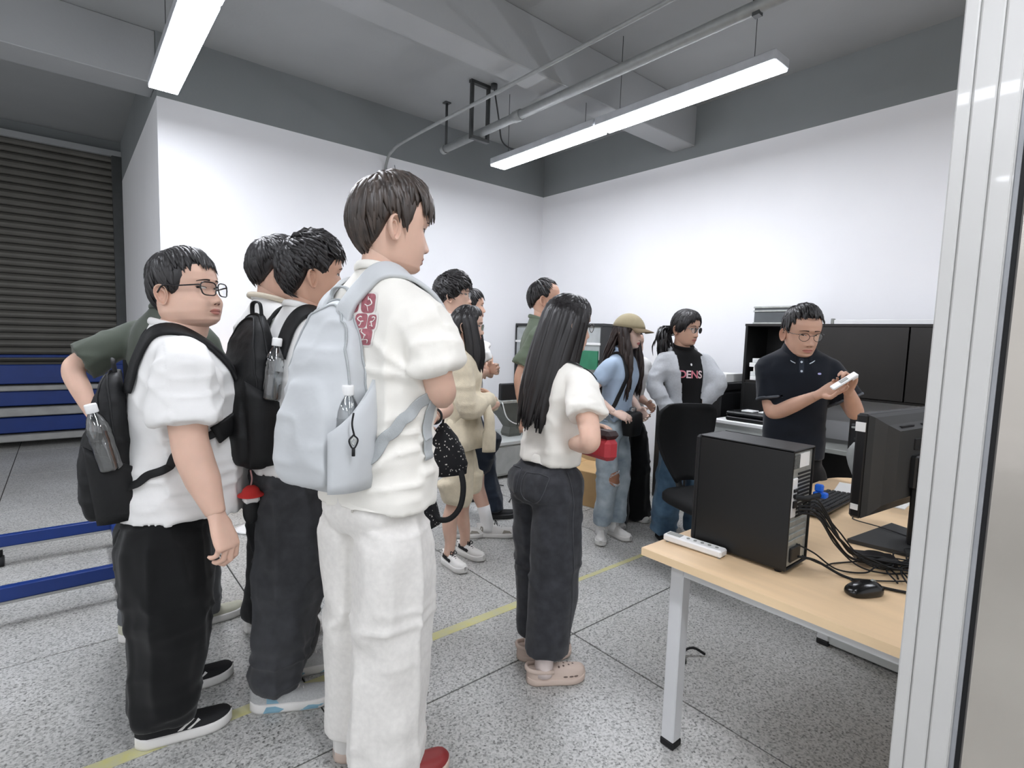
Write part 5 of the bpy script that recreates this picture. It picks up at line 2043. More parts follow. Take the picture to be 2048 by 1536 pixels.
c_jean = cl('light_blue_denim', '#8f9fab', var=0.2, vscale=9, bscale=900, col2='#b9c4ca')
c_jeand = cl('mid_blue_denim', '#3f5a74', var=0.22, vscale=9, bscale=900, col2='#5f7c93')
c_hood = cl('grey_marl', '#b9bcc0', var=0.06, vscale=90)
c_beige = cl('cream_knit', '#d9cdb4', var=0.06, vscale=30, bump=0.3, bscale=260)
c_blackt = cl('black_cotton', '#0a0a0c')
c_dkblue = cl('dark_navy_denim', '#1f2733', var=0.2, vscale=14)
c_greyp = cl('grey_trousers', '#5f6163')
c_sock = cl('white_sock', '#e8e7e5')
c_pack_b = mat('black_nylon', '#090a0c', 0.62, var=0.15, vscale=14, bump=0.35, bscale=24, spec=0.4)
c_pack_s = mat('silver_grey_nylon', '#c3c6c8', 0.6, var=0.05, vscale=8, bump=0.30, bscale=12, spec=0.3)
c_pack_s2 = mat('grey_webbing', '#a9adae', 0.75, var=0.05, vscale=40, bump=0.2, bscale=300)
sh_white = mat('white_leather', '#dcdad6', 0.5, var=0.04)
sh_sole = mat('white_rubber', '#dedcd8', 0.6, var=0.03)
sh_black = mat('black_knit', '#141416', 0.8, var=0.15, vscale=200, bump=0.2, bscale=300)
sh_grey = mat('grey_mesh', '#b3b4b3', 0.75, var=0.1, vscale=160, bump=0.2, bscale=300)
sh_beige = mat('beige_foam', '#cbb8ab', 0.7, var=0.03)
sh_teal = mat('teal_rubber', '#7fa6b8', 0.5)
sh_red = mat('red_rubber', '#8d2b2b', 0.5)
sh_dark = mat('black_rubber', '#1b1b1c', 0.6)
sh_taupe = mat('taupe_suede', '#8f8a80', 0.8)


def pack(P, label, m, m_strap, w, d, h, z0, x=0.0, y=None, tilt=8.0, yaw=0.0, ex=3.0, pocket=True, side_pocket=0, name='backpack', lumps=1.0, roll=0.0, pk=.36, sink=.02):
    """worn backpack; returns the thing, its matrix"""
    k = P.k
    if y is None:
        hit = P.shirt_bvh.ray_cast(Vector((x, -1.0, z0 + h * 0.55)), Vector((0, 1, 0)))
        y = (hit[0].y if hit[0] is not None else -0.12) + sink
    M = Matrix.Translation((x, y, z0)) @ Matrix.Translation((0, 0, h * .55)) @ Matrix.Rotation(math.radians(yaw), 4, 'Z') @ Matrix.Rotation(math.radians(-tilt), 4, 'X') @ Matrix.Rotation(math.radians(roll), 4, 'Y') @ Matrix.Translation((0, 0, -h * .55))
    t = thing(name, label, 'backpack', P.g, P.yaw - PI / 2)
    mb = MB()
    R = pack_body(w, d, h, ex=ex)
    mb.rings([[M @ Vector(p) for p in r] for r in R])
    if pocket:
        R = pack_body(w * 0.82, d * pk, h * 0.56, ex=ex)
        M2 = M @ Matrix.Translation((0, -d * 0.80, h * 0.04))
        mb.rings([[M2 @ Vector(p) for p in r] for r in R])
    V, F, E = voxel(mb, 0.009, 3)
    N = vnormals(V, F)
    fold = vnoise(V * np.array([11, 11, 7]), 4) * 0.5 + (1 - np.abs(vnoise(V * np.array([9, 9, 15]), 9))) ** 3 * 0.7 - 0.25
    V = relax(V + N * (0.009 * lumps * fold)[:, None], E, 1)
    arrays_obj('pack_shell', V, F, m, t)
    bv = bvh_of(V, F)
    # seam piping over the gusset
    for dy in (-0.30, -0.72):
        pts = []
        for u in np.linspace(-0.12, PI + 0.12, 44):
            q = M @ Vector((w * 0.62 * math.cos(u), d * dy, h * (0.12 + 0.95 * math.sin(u))))
            hh = bv.find_nearest(q)
            pts.append(hh[0] + hh[1] * 0.002)
        MB().tube(pts, 0.0035, 6).build('zip_line', m_blackmat if m is c_pack_b else c_pack_s2, t)
    lp = catmull([M @ Vector((-0.04, -0.02, h * .97)), M @ Vector((-0.03, -0.02, h * 1.06)), M @ Vector((0.03, -0.02, h * 1.06)), M @ Vector((0.04, -0.02, h * .97))], 14)
    MB().tube(lp, 0.008, 8, flat=0.5).build('grab_loop', m_strap, t)
    t['m'] = 0
    del t['m']
    return t, M, bv


def side_pocket(t, M, w, d, h, side, m, zt=0.40, tall=0.36, slant=0.05, bulge=.03):
    """elastic pocket on the side panel of a pack"""
    b = MB()
    R = []
    for i in range(8):
        u = i / 7
        z = h * (0.05 + tall * u)
        ring = []
        n = 18
        for k in range(n + 1):
            q = -1 + 2 * k / n
            yy = d * (-0.46 + 0.44 * q)
            xx = side * (w / 2 * 0.90 + bulge * (1 - abs(q) ** 2.6) * (0.75 + 0.35 * math.sin(PI * min(1, u * 0.9))))
            ring.append(M @ Vector((xx, yy, z - slant * q * u)))
        for k in reversed(range(n + 1)):
            q = -1 + 2 * k / n
            yy = d * (-0.46 + 0.42 * q)
            xx = side * (w / 2 * 0.88 + (bulge - .007) * (1 - abs(q) ** 2.6) * (0.75 + 0.35 * math.sin(PI * min(1, u * 0.9))))
            ring.append(M @ Vector((xx, yy, z - slant * q * u)))
        R.append(ring)
    b.rings(R)
    return b.build('side_pocket', m, t)


# ------------------------------------------------------------------ boy with glasses, left foreground
P = Person('sturdy boy in black glasses, white tee and black trousers at the left, looking right', (374, 580), -4, feet=(((296, 1401), (450, 1350)), ((268, 1497), (440, 1444))), fat=1.05, lean_scale=0.8, hs=1.13, tshift=(0, .045))
P2 = P
P.arms(R=dict(e=(382, 925), en=True, w=(440, 1048), wn=True), L=dict(el=(-.27, .0, 1.10), wl=(-.26, .08, .86)))
P.shirt(c_white, hem=.80, sleeve=0.74, wr=0.014, sl_r=(0.070, 0.078, 0.084), seed=2)
P.trousers(c_blackp, hem=.085, r=(0.116, 0.108, 0.098, 0.088), fat=0.75, stack=0.9, seed=4, rx=.182, ry=.138)
stripe = dict(mat=sh_sole, shapes=[([(.42, .040), (.47, .040), (.60, .062), (.55, .066)], False), ([(.52, .040), (.55, .038), (.66, .055), (.635, .060)], False)])
P.shoes('runner', dict(upper=sh_black, sole=sh_sole, lace=sh_black, accent=stripe), L=.30)
P.body(sk_fair, hyaw=-43, pitch=4, hand_r=dict(curl=0.50, thumb=0.5, palm=(-0.75, -0.65, 0), to=(460, 1102)), hand_l=dict(curl=0.4), look=0.008, lids=0.5, neck_r=.062)
P.hair(dict(line=[(0, 27), (25, 24), (48, 17), (62, 4), (74, -12), (84, -16), (92, 2), (105, 2), (120, -28), (140, -48), (180, -52)], vol=.20, n=460, w=.0105, jit=3, taper=.8, sweep=10), seed=5)
P.glasses('rect', w=.0290, h=.0205, r=.0021)
t, M, bv = pack(P, 'black backpack with a water bottle worn by the boy with glasses', c_pack_b, c_pack_b, .31, .15, .50, .80 * P.k, x=-0.02, tilt=-7, sink=.035)
side_pocket(t, M, .31, .15, .50, 1, c_pack_b, tall=.42)
for sd in (1, -1):
    P.ribbon('shoulder_strap', c_pack_b, [(sd * .10, -.25, 1.26), (sd * .10, -.20, 1.36), (sd * .105, -.10, 1.45), (sd * .115, 0, 1.47), (sd * .125, .13, 1.40), (sd * .14, .20, 1.28), (sd * .17, .19, 1.17), (sd * .22, .08, 1.10)], .062, .012, parent=t)
    P.ribbon('webbing', c_pack_b, [(sd * .22, .08, 1.11), (sd * .25, .0, 1.06), (sd * .25, -.10, 1.0), (sd * .17, -.24, .91)], .026, .004, parent=t)
bottle((P.M @ (M @ Vector((.31 / 2 + 0.010, -.07, .20)))), P.M @ M @ Matrix.Rotation(math.radians(6), 4, 'X'), 'clear water bottle with white cap in the side pocket of the leftmost backpack')

# ------------------------------------------------------------------ tall boy in the foreground centre
P = Person('tall boy seen from behind in white tee and off-white sweatpants with arms crossed', (786, 452), 14, feet=(((672, 1520), (820, 1462)), ((716, 1600), (864, 1540))), lean_scale=0.8, hs=1.05, sw=.85)
P5 = P
P.arms(R=dict(e=(882, 782), ey=.03, wl=(-.02, .27, 1.10)), L=dict(el=(-.22, .14, 1.12), wl=(-.02, .25, 1.15)))
P.shirt(c_cream, hem=.83, sleeve=0.70, loose=1.03, wr=0.017, sl_r=(0.066, 0.072, 0.074), seed=7)
P.trousers(c_ecru, hem=.09, r=(0.108, 0.108, 0.102, 0.106), stack=0.35, seed=8, knee_fwd=0.01)
P.shoes('sneaker', dict(upper=sh_white, sole=sh_beige, lace=sh_white), mats_r=dict(upper=sh_red, sole=sh_beige, lace=sh_white), L=.28)
P.socks(c_sock, .15)
P.body(sk_fair, hyaw=-22, pitch=-8, hand_r=dict(curl=0.5, dir=(-.9, .1, .25), palm=(0, -1, 0)), hand_l=dict(curl=0.9, thumb=.6, dir=(.85, -.4, .0), palm=(0, -1, -.2)))
P.hair(dict(line=[(0, 10), (22, 6), (40, 8), (52, 22), (64, 14), (76, -10), (84, -14), (92, 4), (104, 6), (114, -20), (128, -42), (150, -62), (180, -66)], vol=.26, n=560, w=.0085, jit=4, taper=.75, sweep=16, whorl=(170, 66), lift=.07, front_vol=1.3), m_hairb, seed=8)
k = P.k
# print on the back of the tee
pr_red = mat('washed_red_print', '#a2626a', 0.85, var=0.2, vscale=120)
pr_wht = mat('white_print', '#e6e2dd', 0.85)
bA, bB = MB(), MB()
org = P.lean_pt((0.045 * k, -0.7, 1.355 * k))
psc = .74
for (cx, cy, w, h, e) in [tuple(q_ * psc for q_ in r_[:4]) + r_[4:] for r_ in ((-.055, .032, .062, .058, .5), (.018, .040, .066, .074, .5), (-.062, -.028, .05, .05, .5), (-.006, -.026, .054, .056, .5), (.046, -.030, .044, .056, .5), (-.045, -.080, .062, .048, .5), (.024, -.086, .066, .062, .5))]:
    V_, F_ = patch(P.shirt_bvh, rrect(cx, cy, w + .010, h + .010, e), org, (1, 0, 0), (0, 0, 1), (0, 1, 0), 0.0012)
    bB.add(V_, F_, 0, True)
    V_, F_ = patch(P.shirt_bvh, rrect(cx, cy, w, h, e), org, (1, 0, 0), (0, 0, 1), (0, 1, 0), 0.0020)
    bA.add(V_, F_, 0, True)
    st_a = 37 * cx + 91 * cy
    sw_ = [(cx + w * .36 * math.sin(st_a * 9 + 2.1 * u_) * (.5 + .5 * math.sin(1.7 * u_ + st_a)), cy + h * (.34 - .136 * u_) + h * .10 * math.sin(3 * u_ + st_a)) for u_ in np.linspace(0, 5, 10)]
    P3_ = on_surface(P.shirt_bvh, catmull([np.array((*q, 0)) for q in sw_], 26)[:, :2], org, (1, 0, 0), (0, 0, 1), (0, 1, 0), 0.0026)
    bB.tube(P3_, 0.0019, 5, flat=0.5, up=(0, -1, 0))
bA.build('back_print', pr_red, P.shirt_obj)
bB.build('back_print_outline', pr_wht, P.shirt_obj)
# silver backpack
t, M, bv = pack(P, 'silver grey backpack hanging from the left shoulder of the tall boy', c_pack_s, c_pack_s2, .29, .16, .55, .885 * k, x=-0.05, tilt=0, yaw=4, lumps=1.5, pk=.30, sink=.05)
side_pocket(t, M, .29, .19, .55, 1, c_pack_s, tall=.46, slant=-.09, bulge=.055)
P.ribbon('shoulder_strap', c_pack_s, [(-.03, -.20, 1.24), (-.01, -.18, 1.34), (.03, -.13, 1.43), (.07, -.06, 1.475), (.10, .04, 1.455), (.12, .12, 1.38)], .058, .013, parent=t)
P.ribbon('shoulder_strap', c_pack_s, [(-.14, -.20, 1.26), (-.135, -.16, 1.38), (-.13, -.08, 1.45), (-.13, .02, 1.45), (-.14, .12, 1.36), (-.17, .14, 1.24)], .058, .013, parent=t)
P.ribbon('webbing', c_pack_s2, [(.185, .05, 1.17), (.19, -.03, 1.12), (.165, -.10, 1.05), (.10, -.17, .98), (.03, -.24, .94)], .034, .004, parent=t)
P.ribbon('webbing_tail', c_pack_s2, [(.19, .03, 1.155), (.195, .02, 1.10), (.195, .02, 1.03), (.192, .025, .97)], .034, .004, parent=t)
b = MB().box(-.02, -.004, -.012, .02, .004, .012, bev=.003, M=Matrix.Translation(Vector(P.lean_pt(np.array((.185, .03, 1.155)) * k))))
b.build('buckle', c_pack_s2, t)
bottle((P.M @ (M @ Vector((.29 / 2 - 0.012, -.105, .10)))), P.M @ M, 'clear water bottle with white cap in the silver backpack pocket')
# cord with a metal clip on the pocket (its plush is left out)
q0 = P.M @ M @ Vector((.29 / 2 + .05, -.14, .17))
t2 = thing('key_clip', 'small black lobster clip with a silver loop hanging on the silver backpack', 'clip', q0)
z = lambda dx, dz: (dx, 0, dz)
MB().tube(catmull([z(0, .08), z(-.004, .05), z(.002, .02)], 12), .0025, 6).build('cord', m_blackmat, t2)
MB().tube(catmull([z(0, .022), z(.012, .008), z(.004, -.012), z(-.004, -.012), z(-.012, .008), z(0, .022)], 24), .0022, 6).build('ring', m_blackmat, t2)
MB().tube([z(0, .016), z(.007, .005), z(0, -.005), z(-.007, .005), z(0, .016)], .0028, 6).build('loop', m_sil, t2)
MB().cyl(z(0, -.012), z(0, -.034), .0045, 10).build('swivel', m_blackmat, t2)

# ------------------------------------------------------------------ boy with a black backpack, white tee
P = Person('boy with wavy black hair, white tee and charcoal jeans behind the tall boy', (628, 546), 8, feet=(((545, 1356), (660, 1328)), ((502, 1420), (648, 1398))), lean_scale=0.85, hs=1.06)
P4 = P
P.arms(R=dict(el=(.25, .02, 1.12), wl=(.22, .16, .93)), L=dict(el=(-.25, .02, 1.12), wl=(-.2, .16, .95)))
P.shirt(c_white, hem=.88, sleeve=.75, seed=11)
P.trousers(c_denimg, hem=.075, r=(0.118, 0.120, 0.108, 0.084), stack=1.0, seed=12, wr=.020)
accT = dict(mat=sh_teal, shapes=[([(.16, .006), (.34, .005), (.40, .018), (.30, .031), (.20, .031)], True), ([(.58, .006), (.78, .007), (.86, .020), (.68, .026)], True), ([(.20, .040), (.34, .038), (.28, .062), (.20, .064)], False)])
P.shoes('runner', dict(upper=sh_grey, sole=sh_sole, lace=sh_white, accent=accT), L=.30)
P.body(sk_mid, hyaw=-16, pitch=-2, roll=4)
P.hair(dict(line=[(0, 16), (30, 14), (48, 12), (60, 6), (76, -6), (88, 2), (104, 4), (116, -24), (132, -44), (160, -56), (180, -58)], vol=.29, n=560, w=.0095, curl=.8, jit=5, taper=.55, lift=.09, sweep=8), seed=12)
t, M, bv = pack(P, 'black backpack with a water bottle worn by the wavy haired boy', c_pack_b, c_pack_b, .31, .15, .56, .90 * P.k, x=-0.03, tilt=-3, sink=.03)
side_pocket(t, M, .31, .15, .56, 1, c_pack_b, tall=.45)
MB().box(-.03, -.004, -.035, .03, 0, .035, bev=.002, M=M @ Matrix.Translation((.02, -.215, .10))).build('logo_patch', mat('pale_patch', '#b9bab8', .6, var=.35, vscale=60), t)
for sd in (1, -1):
    P.ribbon('shoulder_strap', c_pack_b, [(sd * .10, -.16, 1.30), (sd * .10, -.15, 1.40), (sd * .105, -.07, 1.47), (sd * .11, .02, 1.48), (sd * .12, .11, 1.40), (sd * .135, .15, 1.28), (sd * .17, .12, 1.16)], .062, .012, parent=t)
bottle((P.M @ (M @ Vector((.155 + 0.008, -.06, .26)))), P.M @ M @ Matrix.Rotation(math.radians(-10), 4, 'X'), 'clear water bottle with white cap in the middle black backpack pocket')
# red-topped charm
q0 = P.M @ (M @ Vector((.10, -.12, -.06)))
t2 = thing('bag_charm', 'little red, white and black stuffed charm under the middle black backpack', 'charm', q0)
MB().ellipsoid((0, 0, -.075), (.028, .020, .050), 18, 12).build('lower_part', m_blackmat, t2)
MB().box(-.026, -.020, -.046, .026, .020, -.020, bev=.008).build('middle_band', m_lightp, t2)
MB().lathe([(.030, -.024), (.044, -.020), (.043, -.015), (.031, -.010), (.026, .004), (.014, .014), (.002, .017)], 20).build('top_part', mat('red_felt', '#c8302c', .8), t2)
MB().tube(catmull([(0, 0, .016), (.004, .002, .04), (0, .004, .07)], 10), .003, 6).build('cord', mat('pink_cord', '#b98a88', .7), t2)

# ------------------------------------------------------------------ girl with long straight hair
P = Person('girl with long straight black hair in white tee, dark jeans and beige clogs', (1137, 648), -6, feet=(((1031, 1318), (1135, 1308)), ((1050, 1366), (1156, 1356))), female=True, lean_scale=0.85, hs=1.03)
P10 = P
P.arms(R=dict(e=(1183, 886), en=True, w=(1142, 888), wn=False), L=dict(el=(-.20, .10, 1.10), wl=(.03, .22, 1.14)))
P.shirt(c_cream, hem=.985, sleeve=.62, seed=15, sl_r=(0.066, 0.076, 0.084), tab=[(.985, .152, .112, 0), (1.06, .150, .108, 0), (1.14, .142, .104, 0), (1.22, .150, .112, .004), (1.29, .158, .114, .008), (1.36, .160, .095, 0), (1.405, .148, .078, -.006), (1.435, .105, .064, -.010), (1.462, .068, .058, -.012), (1.478, .060, .054, -.010)])
P.trousers(c_char, hem=.14, r=(0.112, 0.106, 0.098, 0.094), stack=0.3, seed=16, rx=.175, ry=.140)
st_ = MB()
k = P.k
for cx in (-.075, .075):
    ol = [(cx - .055, .955), (cx + .055, .955), (cx + .055, .865), (cx, .835), (cx - .055, .865), (cx - .055, .955)]
    P3_ = on_surface(P.tr_bvh, catmull([np.array((x * k, z * k, 0)) for (x, z) in ol], 60)[:, :2], (0, -.7, 0), (1, 0, 0), (0, 0, 1), (0, 1, 0), .002)
    st_.tube(P3_, .0016, 4)
P3_ = on_surface(P.tr_bvh, np.array([(y * k, z * k) for y, z in zip(np.linspace(-.01, .03, 30), np.linspace(.97, .20, 30))]), (.7, 0, 0), (0, 1, 0), (0, 0, 1), (-1, 0, 0), .002)
st_.tube(P3_, .0018, 4)
st_.build('stitched_seams', mat('seam_thread', '#4a4b4f', .8), P.tr_obj)
P.socks(mat('pale_pink_sock', '#ddcfca', 0.85), .20, .040)
P.shoes('clog', dict(upper=sh_beige, sole=sh_beige), L=.27)
P.body(sk_fair, hyaw=-12, pitch=-6, hand_r=dict(curl=.6, palm=(0, -.3, 1)), hand_l=dict(curl=.5, dir=(.9, .1, 0), palm=(0, -.4, -1)), lip=m_lipf)
P.hair(dict(line=[(0, 24), (30, 22), (48, 12), (62, -8), (78, -26), (100, -36), (180, -50)], vol=.16, n=300, w=.011, jit=3, taper=.1, lift=.01, whorl=(0, 80),
            fall=dict(az=(62, 180), len=.44, n=300, w=.019, shift=lambda a: (0.012 * math.copysign(1, a), -0.055 if abs(a) > 90 else -0.03))), m_hair, seed=21)
P.glasses('round', r=.0014)
P.ribbon('shoulder_seam', m_blackmat, [(.085, -.06, 1.45), (.12, .0, 1.435), (.16, .03, 1.41), (.20, .03, 1.37)], .012, .002, parent=P.shirt_obj)
# red and black pouch held under her arm
q0 = P.M @ Vector(P.lean_pt((.10 * P.k, .185 * P.k, 1.075 * P.k)))
t2 = thing('pouch', 'red and black zip pouch held in the crossed arms of the long haired girl', 'pouch', q0, P.yaw - PI / 2)
MB().box(-.10, -.035, -.06, .10, .035, .03, bev=.018).build('body', mat('red_nylon', '#b0323b', .6, bump=.15, bscale=60), t2)
MB().box(-.102, -.037, .028, .102, .037, .062, bev=.016).build('top_flap', mat('dark_maroon_nylon', '#2b1517', .6), t2)

# ------------------------------------------------------------------ man in the navy polo
P = Person('man in navy polo shirt and round glasses studying a small device', (1604, 664), -146, dist=3.28, H=1.66, lean_scale=0.8, hs=1.12, fat=.12, sw=.86)
P14 = P
P.arms(R=dict(e=(1544, 828), ey=.05, w=(1640, 788), wy=.25), L=dict(e=(1712, 830), ey=.06, w=(1697, 778), wy=.22))
P.shirt(c_navy, hem=.84, sleeve=.70, seed=19, wr=.007, collar=False, loose=.90, sl_r=(.062, .068, .076))
P.trousers(c_blackp, hem=.04)
P.shoes('runner', dict(upper=sh_black, sole=sh_dark), L=.27)
P.body(sk_mid, hyaw=14, pitch=-14, hand_r=dict(curl=.42, thumb=.7, to=(1690, 768), palm=(-.25, .75, .6)), hand_l=dict(curl=.55, thumb=.6, to=(1700, 742), palm=(.55, .8, 0)), lids=.34)
P.hair(dict(line=[(0, 36), (30, 35), (50, 28), (64, 12), (76, -10), (90, 4), (105, 8), (120, -14), (140, -34), (180, -44)], vol=.22, n=460, w=.0085, curl=.3, jit=4, lift=.14, taper=.8), seed=25)
P.glasses('round', r=.0012, w=.023, h=.020)
k = P.k
c_stripe = mat('pale_stripe_knit', '#c9d2dc', .8)
A_ = [math.radians(q) for q in np.linspace(108, 432, 40)]
def col_pt(r, z, a, dz, fo):
    f_ = max(0.0, math.sin(a)) ** 2
    return P.lean_pt(((r + fo * f_) * k * math.cos(a), (-.010 + (r + fo * f_) * .95 * math.sin(a)) * k, (z - dz * f_) * k))
rows = [[col_pt(r, z, a, dz, fo) for a in A_] for (r, z, dz, fo) in ((.070, 1.462, .055, .0), (.072, 1.490, .052, .0), (.080, 1.486, .055, .004), (.094, 1.452, .062, .014), (.099, 1.440, .075, .018), (.096, 1.440, .075, .016), (.078, 1.466, .055, .004))]
cb_ = MB()
n_ = len(A_)
V_ = [q_ for r_ in rows for q_ in r_]
F_ = []
for i in range(len(rows)):
    i2 = (i + 1) % len(rows)
    for j in range(n_ - 1):
        F_.append((i * n_ + j, i * n_ + j + 1, i2 * n_ + j + 1, i2 * n_ + j))
F_ += [tuple(i * n_ for i in range(len(rows))), tuple(i * n_ + n_ - 1 for i in reversed(range(len(rows))))]
cb_.add(V_, F_, 0, True)
cb_.build('collar', c_navy, P.shirt_obj)
MB().tube([col_pt(.0985, 1.4435, a, .073, .018) for a in A_], .0026, 6).build('collar_stripe', c_stripe, P.shirt_obj)
P.cuff(P.jR, .68, mat('grey_knit_cuff', '#585c62', .85), .085, .005, 1.6)
P.cuff(P.jL, .68, mat('grey_knit_cuff', '#585c62', .85), .085, .005, 1.6)
for zz in (1.335, 1.385):
    V_, F_ = patch(P.shirt_bvh, rrect(0, 0, .012, .012, 1.0, 10), P.lean_pt((0.004, .7, zz * k)), (1, 0, 0), (0, 0, 1), (0, -1, 0), .003, 1)
    MB().add(V_, F_).build('button', c_stripe, P.shirt_obj)
V_, F_ = patch(P.shirt_bvh, rrect(0, 0, .026, .080, .3, 16), P.lean_pt((0.004, .7, 1.365 * k)), (1, 0, 0), (0, 0, 1), (0, -1, 0), .0012, 1)
MB().add(V_, F_).build('placket', mat('navy_placket', '#1b2330', .8), P.shirt_obj)
V_, F_ = patch(P.shirt_bvh, rrect(0, 0, .018, .010, .6, 12), P.lean_pt((-.085 * k, .7, 1.325 * k)), (1, 0, 0), (0, 0, 1), (0, -1, 0), .002, 1)
MB().add(V_, F_).build('chest_mark', mat('violet_embroidery', '#b4b6e6', .7), P.shirt_obj)
# the little device in his hands
wr_, wl_ = P.w(P.jR[2]), P.w(P.jL[2])
c0 = at_dist(1688, 762, float(np.hypot(*(wr_[:2] + wl_[:2]) / 2)) - .10)
t2 = thing('handheld_part', 'small white plastic device in the hands of the man in navy polo', 'device', c0)
Mx = Matrix.Rotation(math.radians(-55), 4, 'Z') @ Matrix.Rotation(math.radians(-38), 4, 'Y') @ Matrix.Rotation(math.radians(25), 4, 'X')
MB().box(-.064, -.020, -.005, .064, .020, .005, bev=.004, M=Mx).build('body', m_lightp, t2)
MB().box(-.02, -.011, .005, .02, .011, .007, bev=.001, M=Mx).build('window', m_greyp, t2)
MB().box(.03, -.016, -.015, .06, .016, -.004, bev=.003, M=Mx).build('connector', m_lightp, t2)
# ------------------------------------------------------------------ person in olive tee behind the boy with glasses
P = Person('person in dark olive tee, hand on hip, standing behind the boy with glasses', (352, 560), 28, feet=(((238, 1284), (340, 1262)), ((362, 1262), (458, 1230))), lean_scale=0.85, hs=1.0)
P.arms(L=dict(e=(112, 745), en=0.1, w=(186, 832), wn=True), R=dict(el=(.24, .05, 1.1), wl=(.2, .16, .92)))
P.shirt(c_olive, hem=.86, sleeve=.86, seed=31, loose=1.03)
P.trousers(c_greyp, hem=.06, r=(.100, .092, .086, .086), seed=32)
P.shoes('runner', dict(upper=mat('pale_khaki_mesh', '#b9b8a6', .8), sole=sh_sole), L=.28)
P.body(sk_fair, hyaw=-5, face=False, hand_l=dict(curl=.4, palm=(1, .3, 0)))
P.hair(dict(line=LINE_M, vol=.18, n=220), seed=33)

# ------------------------------------------------------------------ boy behind the wavy haired boy
P = Person('boy in white tee with a collar scarf, half hidden behind the wavy haired boy', (556, 540), 10, dist=2.62, lean_scale=.8, hs=1.06)
P.arms()
P.shirt(c_white, hem=.86, sleeve=.8, seed=35)
P.trousers(c_blackp, hem=.05, seed=36)
P.shoes('sneaker', dict(upper=sh_white, sole=sh_sole), L=.27)
P.body(sk_fair, hyaw=-8, roll=4, pitch=-6)
P.hair(dict(line=LINE_M, vol=.24, n=320, curl=.3), seed=37)
MB().tube([P.lean_pt((.082 * P.k * math.cos(a), (-.012 + .078 * math.sin(a)) * P.k, (1.475 - .018 * math.sin(a)) * P.k)) for a in (2 * PI * i / 28 for i in range(28))], .009, 8, closed=True, flat=1.3).build('neck_band', mat('beige_band', '#cfc6b4', .8), P.root)

# ------------------------------------------------------------------ girl hidden behind the tall boy, black floral skirt
P = Person('girl in black floral skirt almost hidden behind the tall boy', (810, 665), -10, dist=2.42, H=1.58, female=True)
P.arms(R=dict(e=(893, 815), en=-.3, w=(868, 832), wn=True), L=dict(el=(-.2, .1, 1.08), wl=(.02, .2, 1.05)))
P.shirt(c_white, hem=.96, sleeve=.6, seed=41)
c_floral = mat('black_floral', '#0d0d10', .8, var=0)
nt = c_floral.node_tree
_v = nt.nodes.new('ShaderNodeTexVoronoi')
_v.inputs['Scale'].default_value = 75
_r = nt.nodes.new('ShaderNodeValToRGB')
_r.color_ramp.elements[0].position, _r.color_ramp.elements[0].color = .16, (.75, .72, .66, 1)
_r.color_ramp.elements[1].position, _r.color_ramp.elements[1].color = .26, (.006, .006, .008, 1)
_tc = nt.nodes.new('ShaderNodeTexCoord')
nt.links.new(_tc.outputs['Object'], _v.inputs['Vector'])
nt.links.new(_v.outputs['Distance'], _r.inputs[0])
nt.links.new(_r.outputs[0], nt.nodes['Principled BSDF'].inputs['Base Color'])
sk = MB()
tab = [(.97, .125, .10, 0), (.90, .165, .13, 0), (.80, .21, .17, .0), (.70, .245, .20, 0), (.64, .262, .215, 0), (.635, .25, .205, 0), (.75, .2, .15, 0)]
k = P.k
R = []
for (z, rx, ry, cy) in tab:
    R.append([(rx * k * math.cos(a) * (1 + .05 * math.sin(9 * a) * (1 - z)), (ry * k * math.sin(a)) * (1 + .05 * math.sin(9 * a) * (1 - z)), z * k) for a in (2 * PI * i / 60 for i in range(60))])
sk.rings(R)
sk.build('skirt', c_floral, P.root)
P.body(sk_fair, bare_legs=True, face=False, hand_r=dict(curl=.45, to=(842, 812), palm=(-.6, .3, -.6)))
P.hair(dict(line=LINE_F, vol=.16, n=160), seed=43)
P.shoes('flat', dict(upper=sh_black, sole=sh_dark), L=.24)
MB().tube([Vector(P.jR[2]) + Vector((0, 0, 0)) + (frame(P.jR[2] - P.jR[1])[0] * math.cos(a) + frame(P.jR[2] - P.jR[1])[1] * math.sin(a)) * .030 for a in (2 * PI * i / 20 for i in range(20))], .005, 6, closed=True).build('wrist_band', m_blackmat, P.root)
w_ = P.w(P.jR[2])
# black floral bag carried by her side
t = thing('fabric_bag', 'black floral fabric bag with a long black strap beside the white sweatpants', 'bag', at_dist(886, 900, 2.34), math.radians(-20))
R = []
for (z, a_, b_) in ((-.115, .075, .03), (-.11, .105, .045), (-.06, .115, .055), (.0, .095, .05), (.06, .06, .035), (.105, .025, .018), (.12, .012, .01)):
    R.append([(a_ * math.cos(q) * (1 + .06 * math.sin(5 * q + z * 30)), b_ * math.sin(q) * (1 + .08 * math.sin(7 * q)), z) for q in (2 * PI * i / 36 for i in range(36))])
MB().rings(R).build('bag_body', c_floral, t)
MB().tube(catmull([(-.005, 0, .11), (.0, 0, .16), (-.02, 0, .20)], 12), .010, 8, flat=.5).build('handle', m_blackmat, t)
MB().tube(catmull([(.07, -.03, -.07), (.085, -.045, -.16), (.07, -.05, -.25), (.02, -.05, -.30), (-.04, -.045, -.285), (-.05, -.04, -.20)], 26), .013, 8, flat=.3, up=(0, 1, 0)).build('strap', m_blackmat, t)

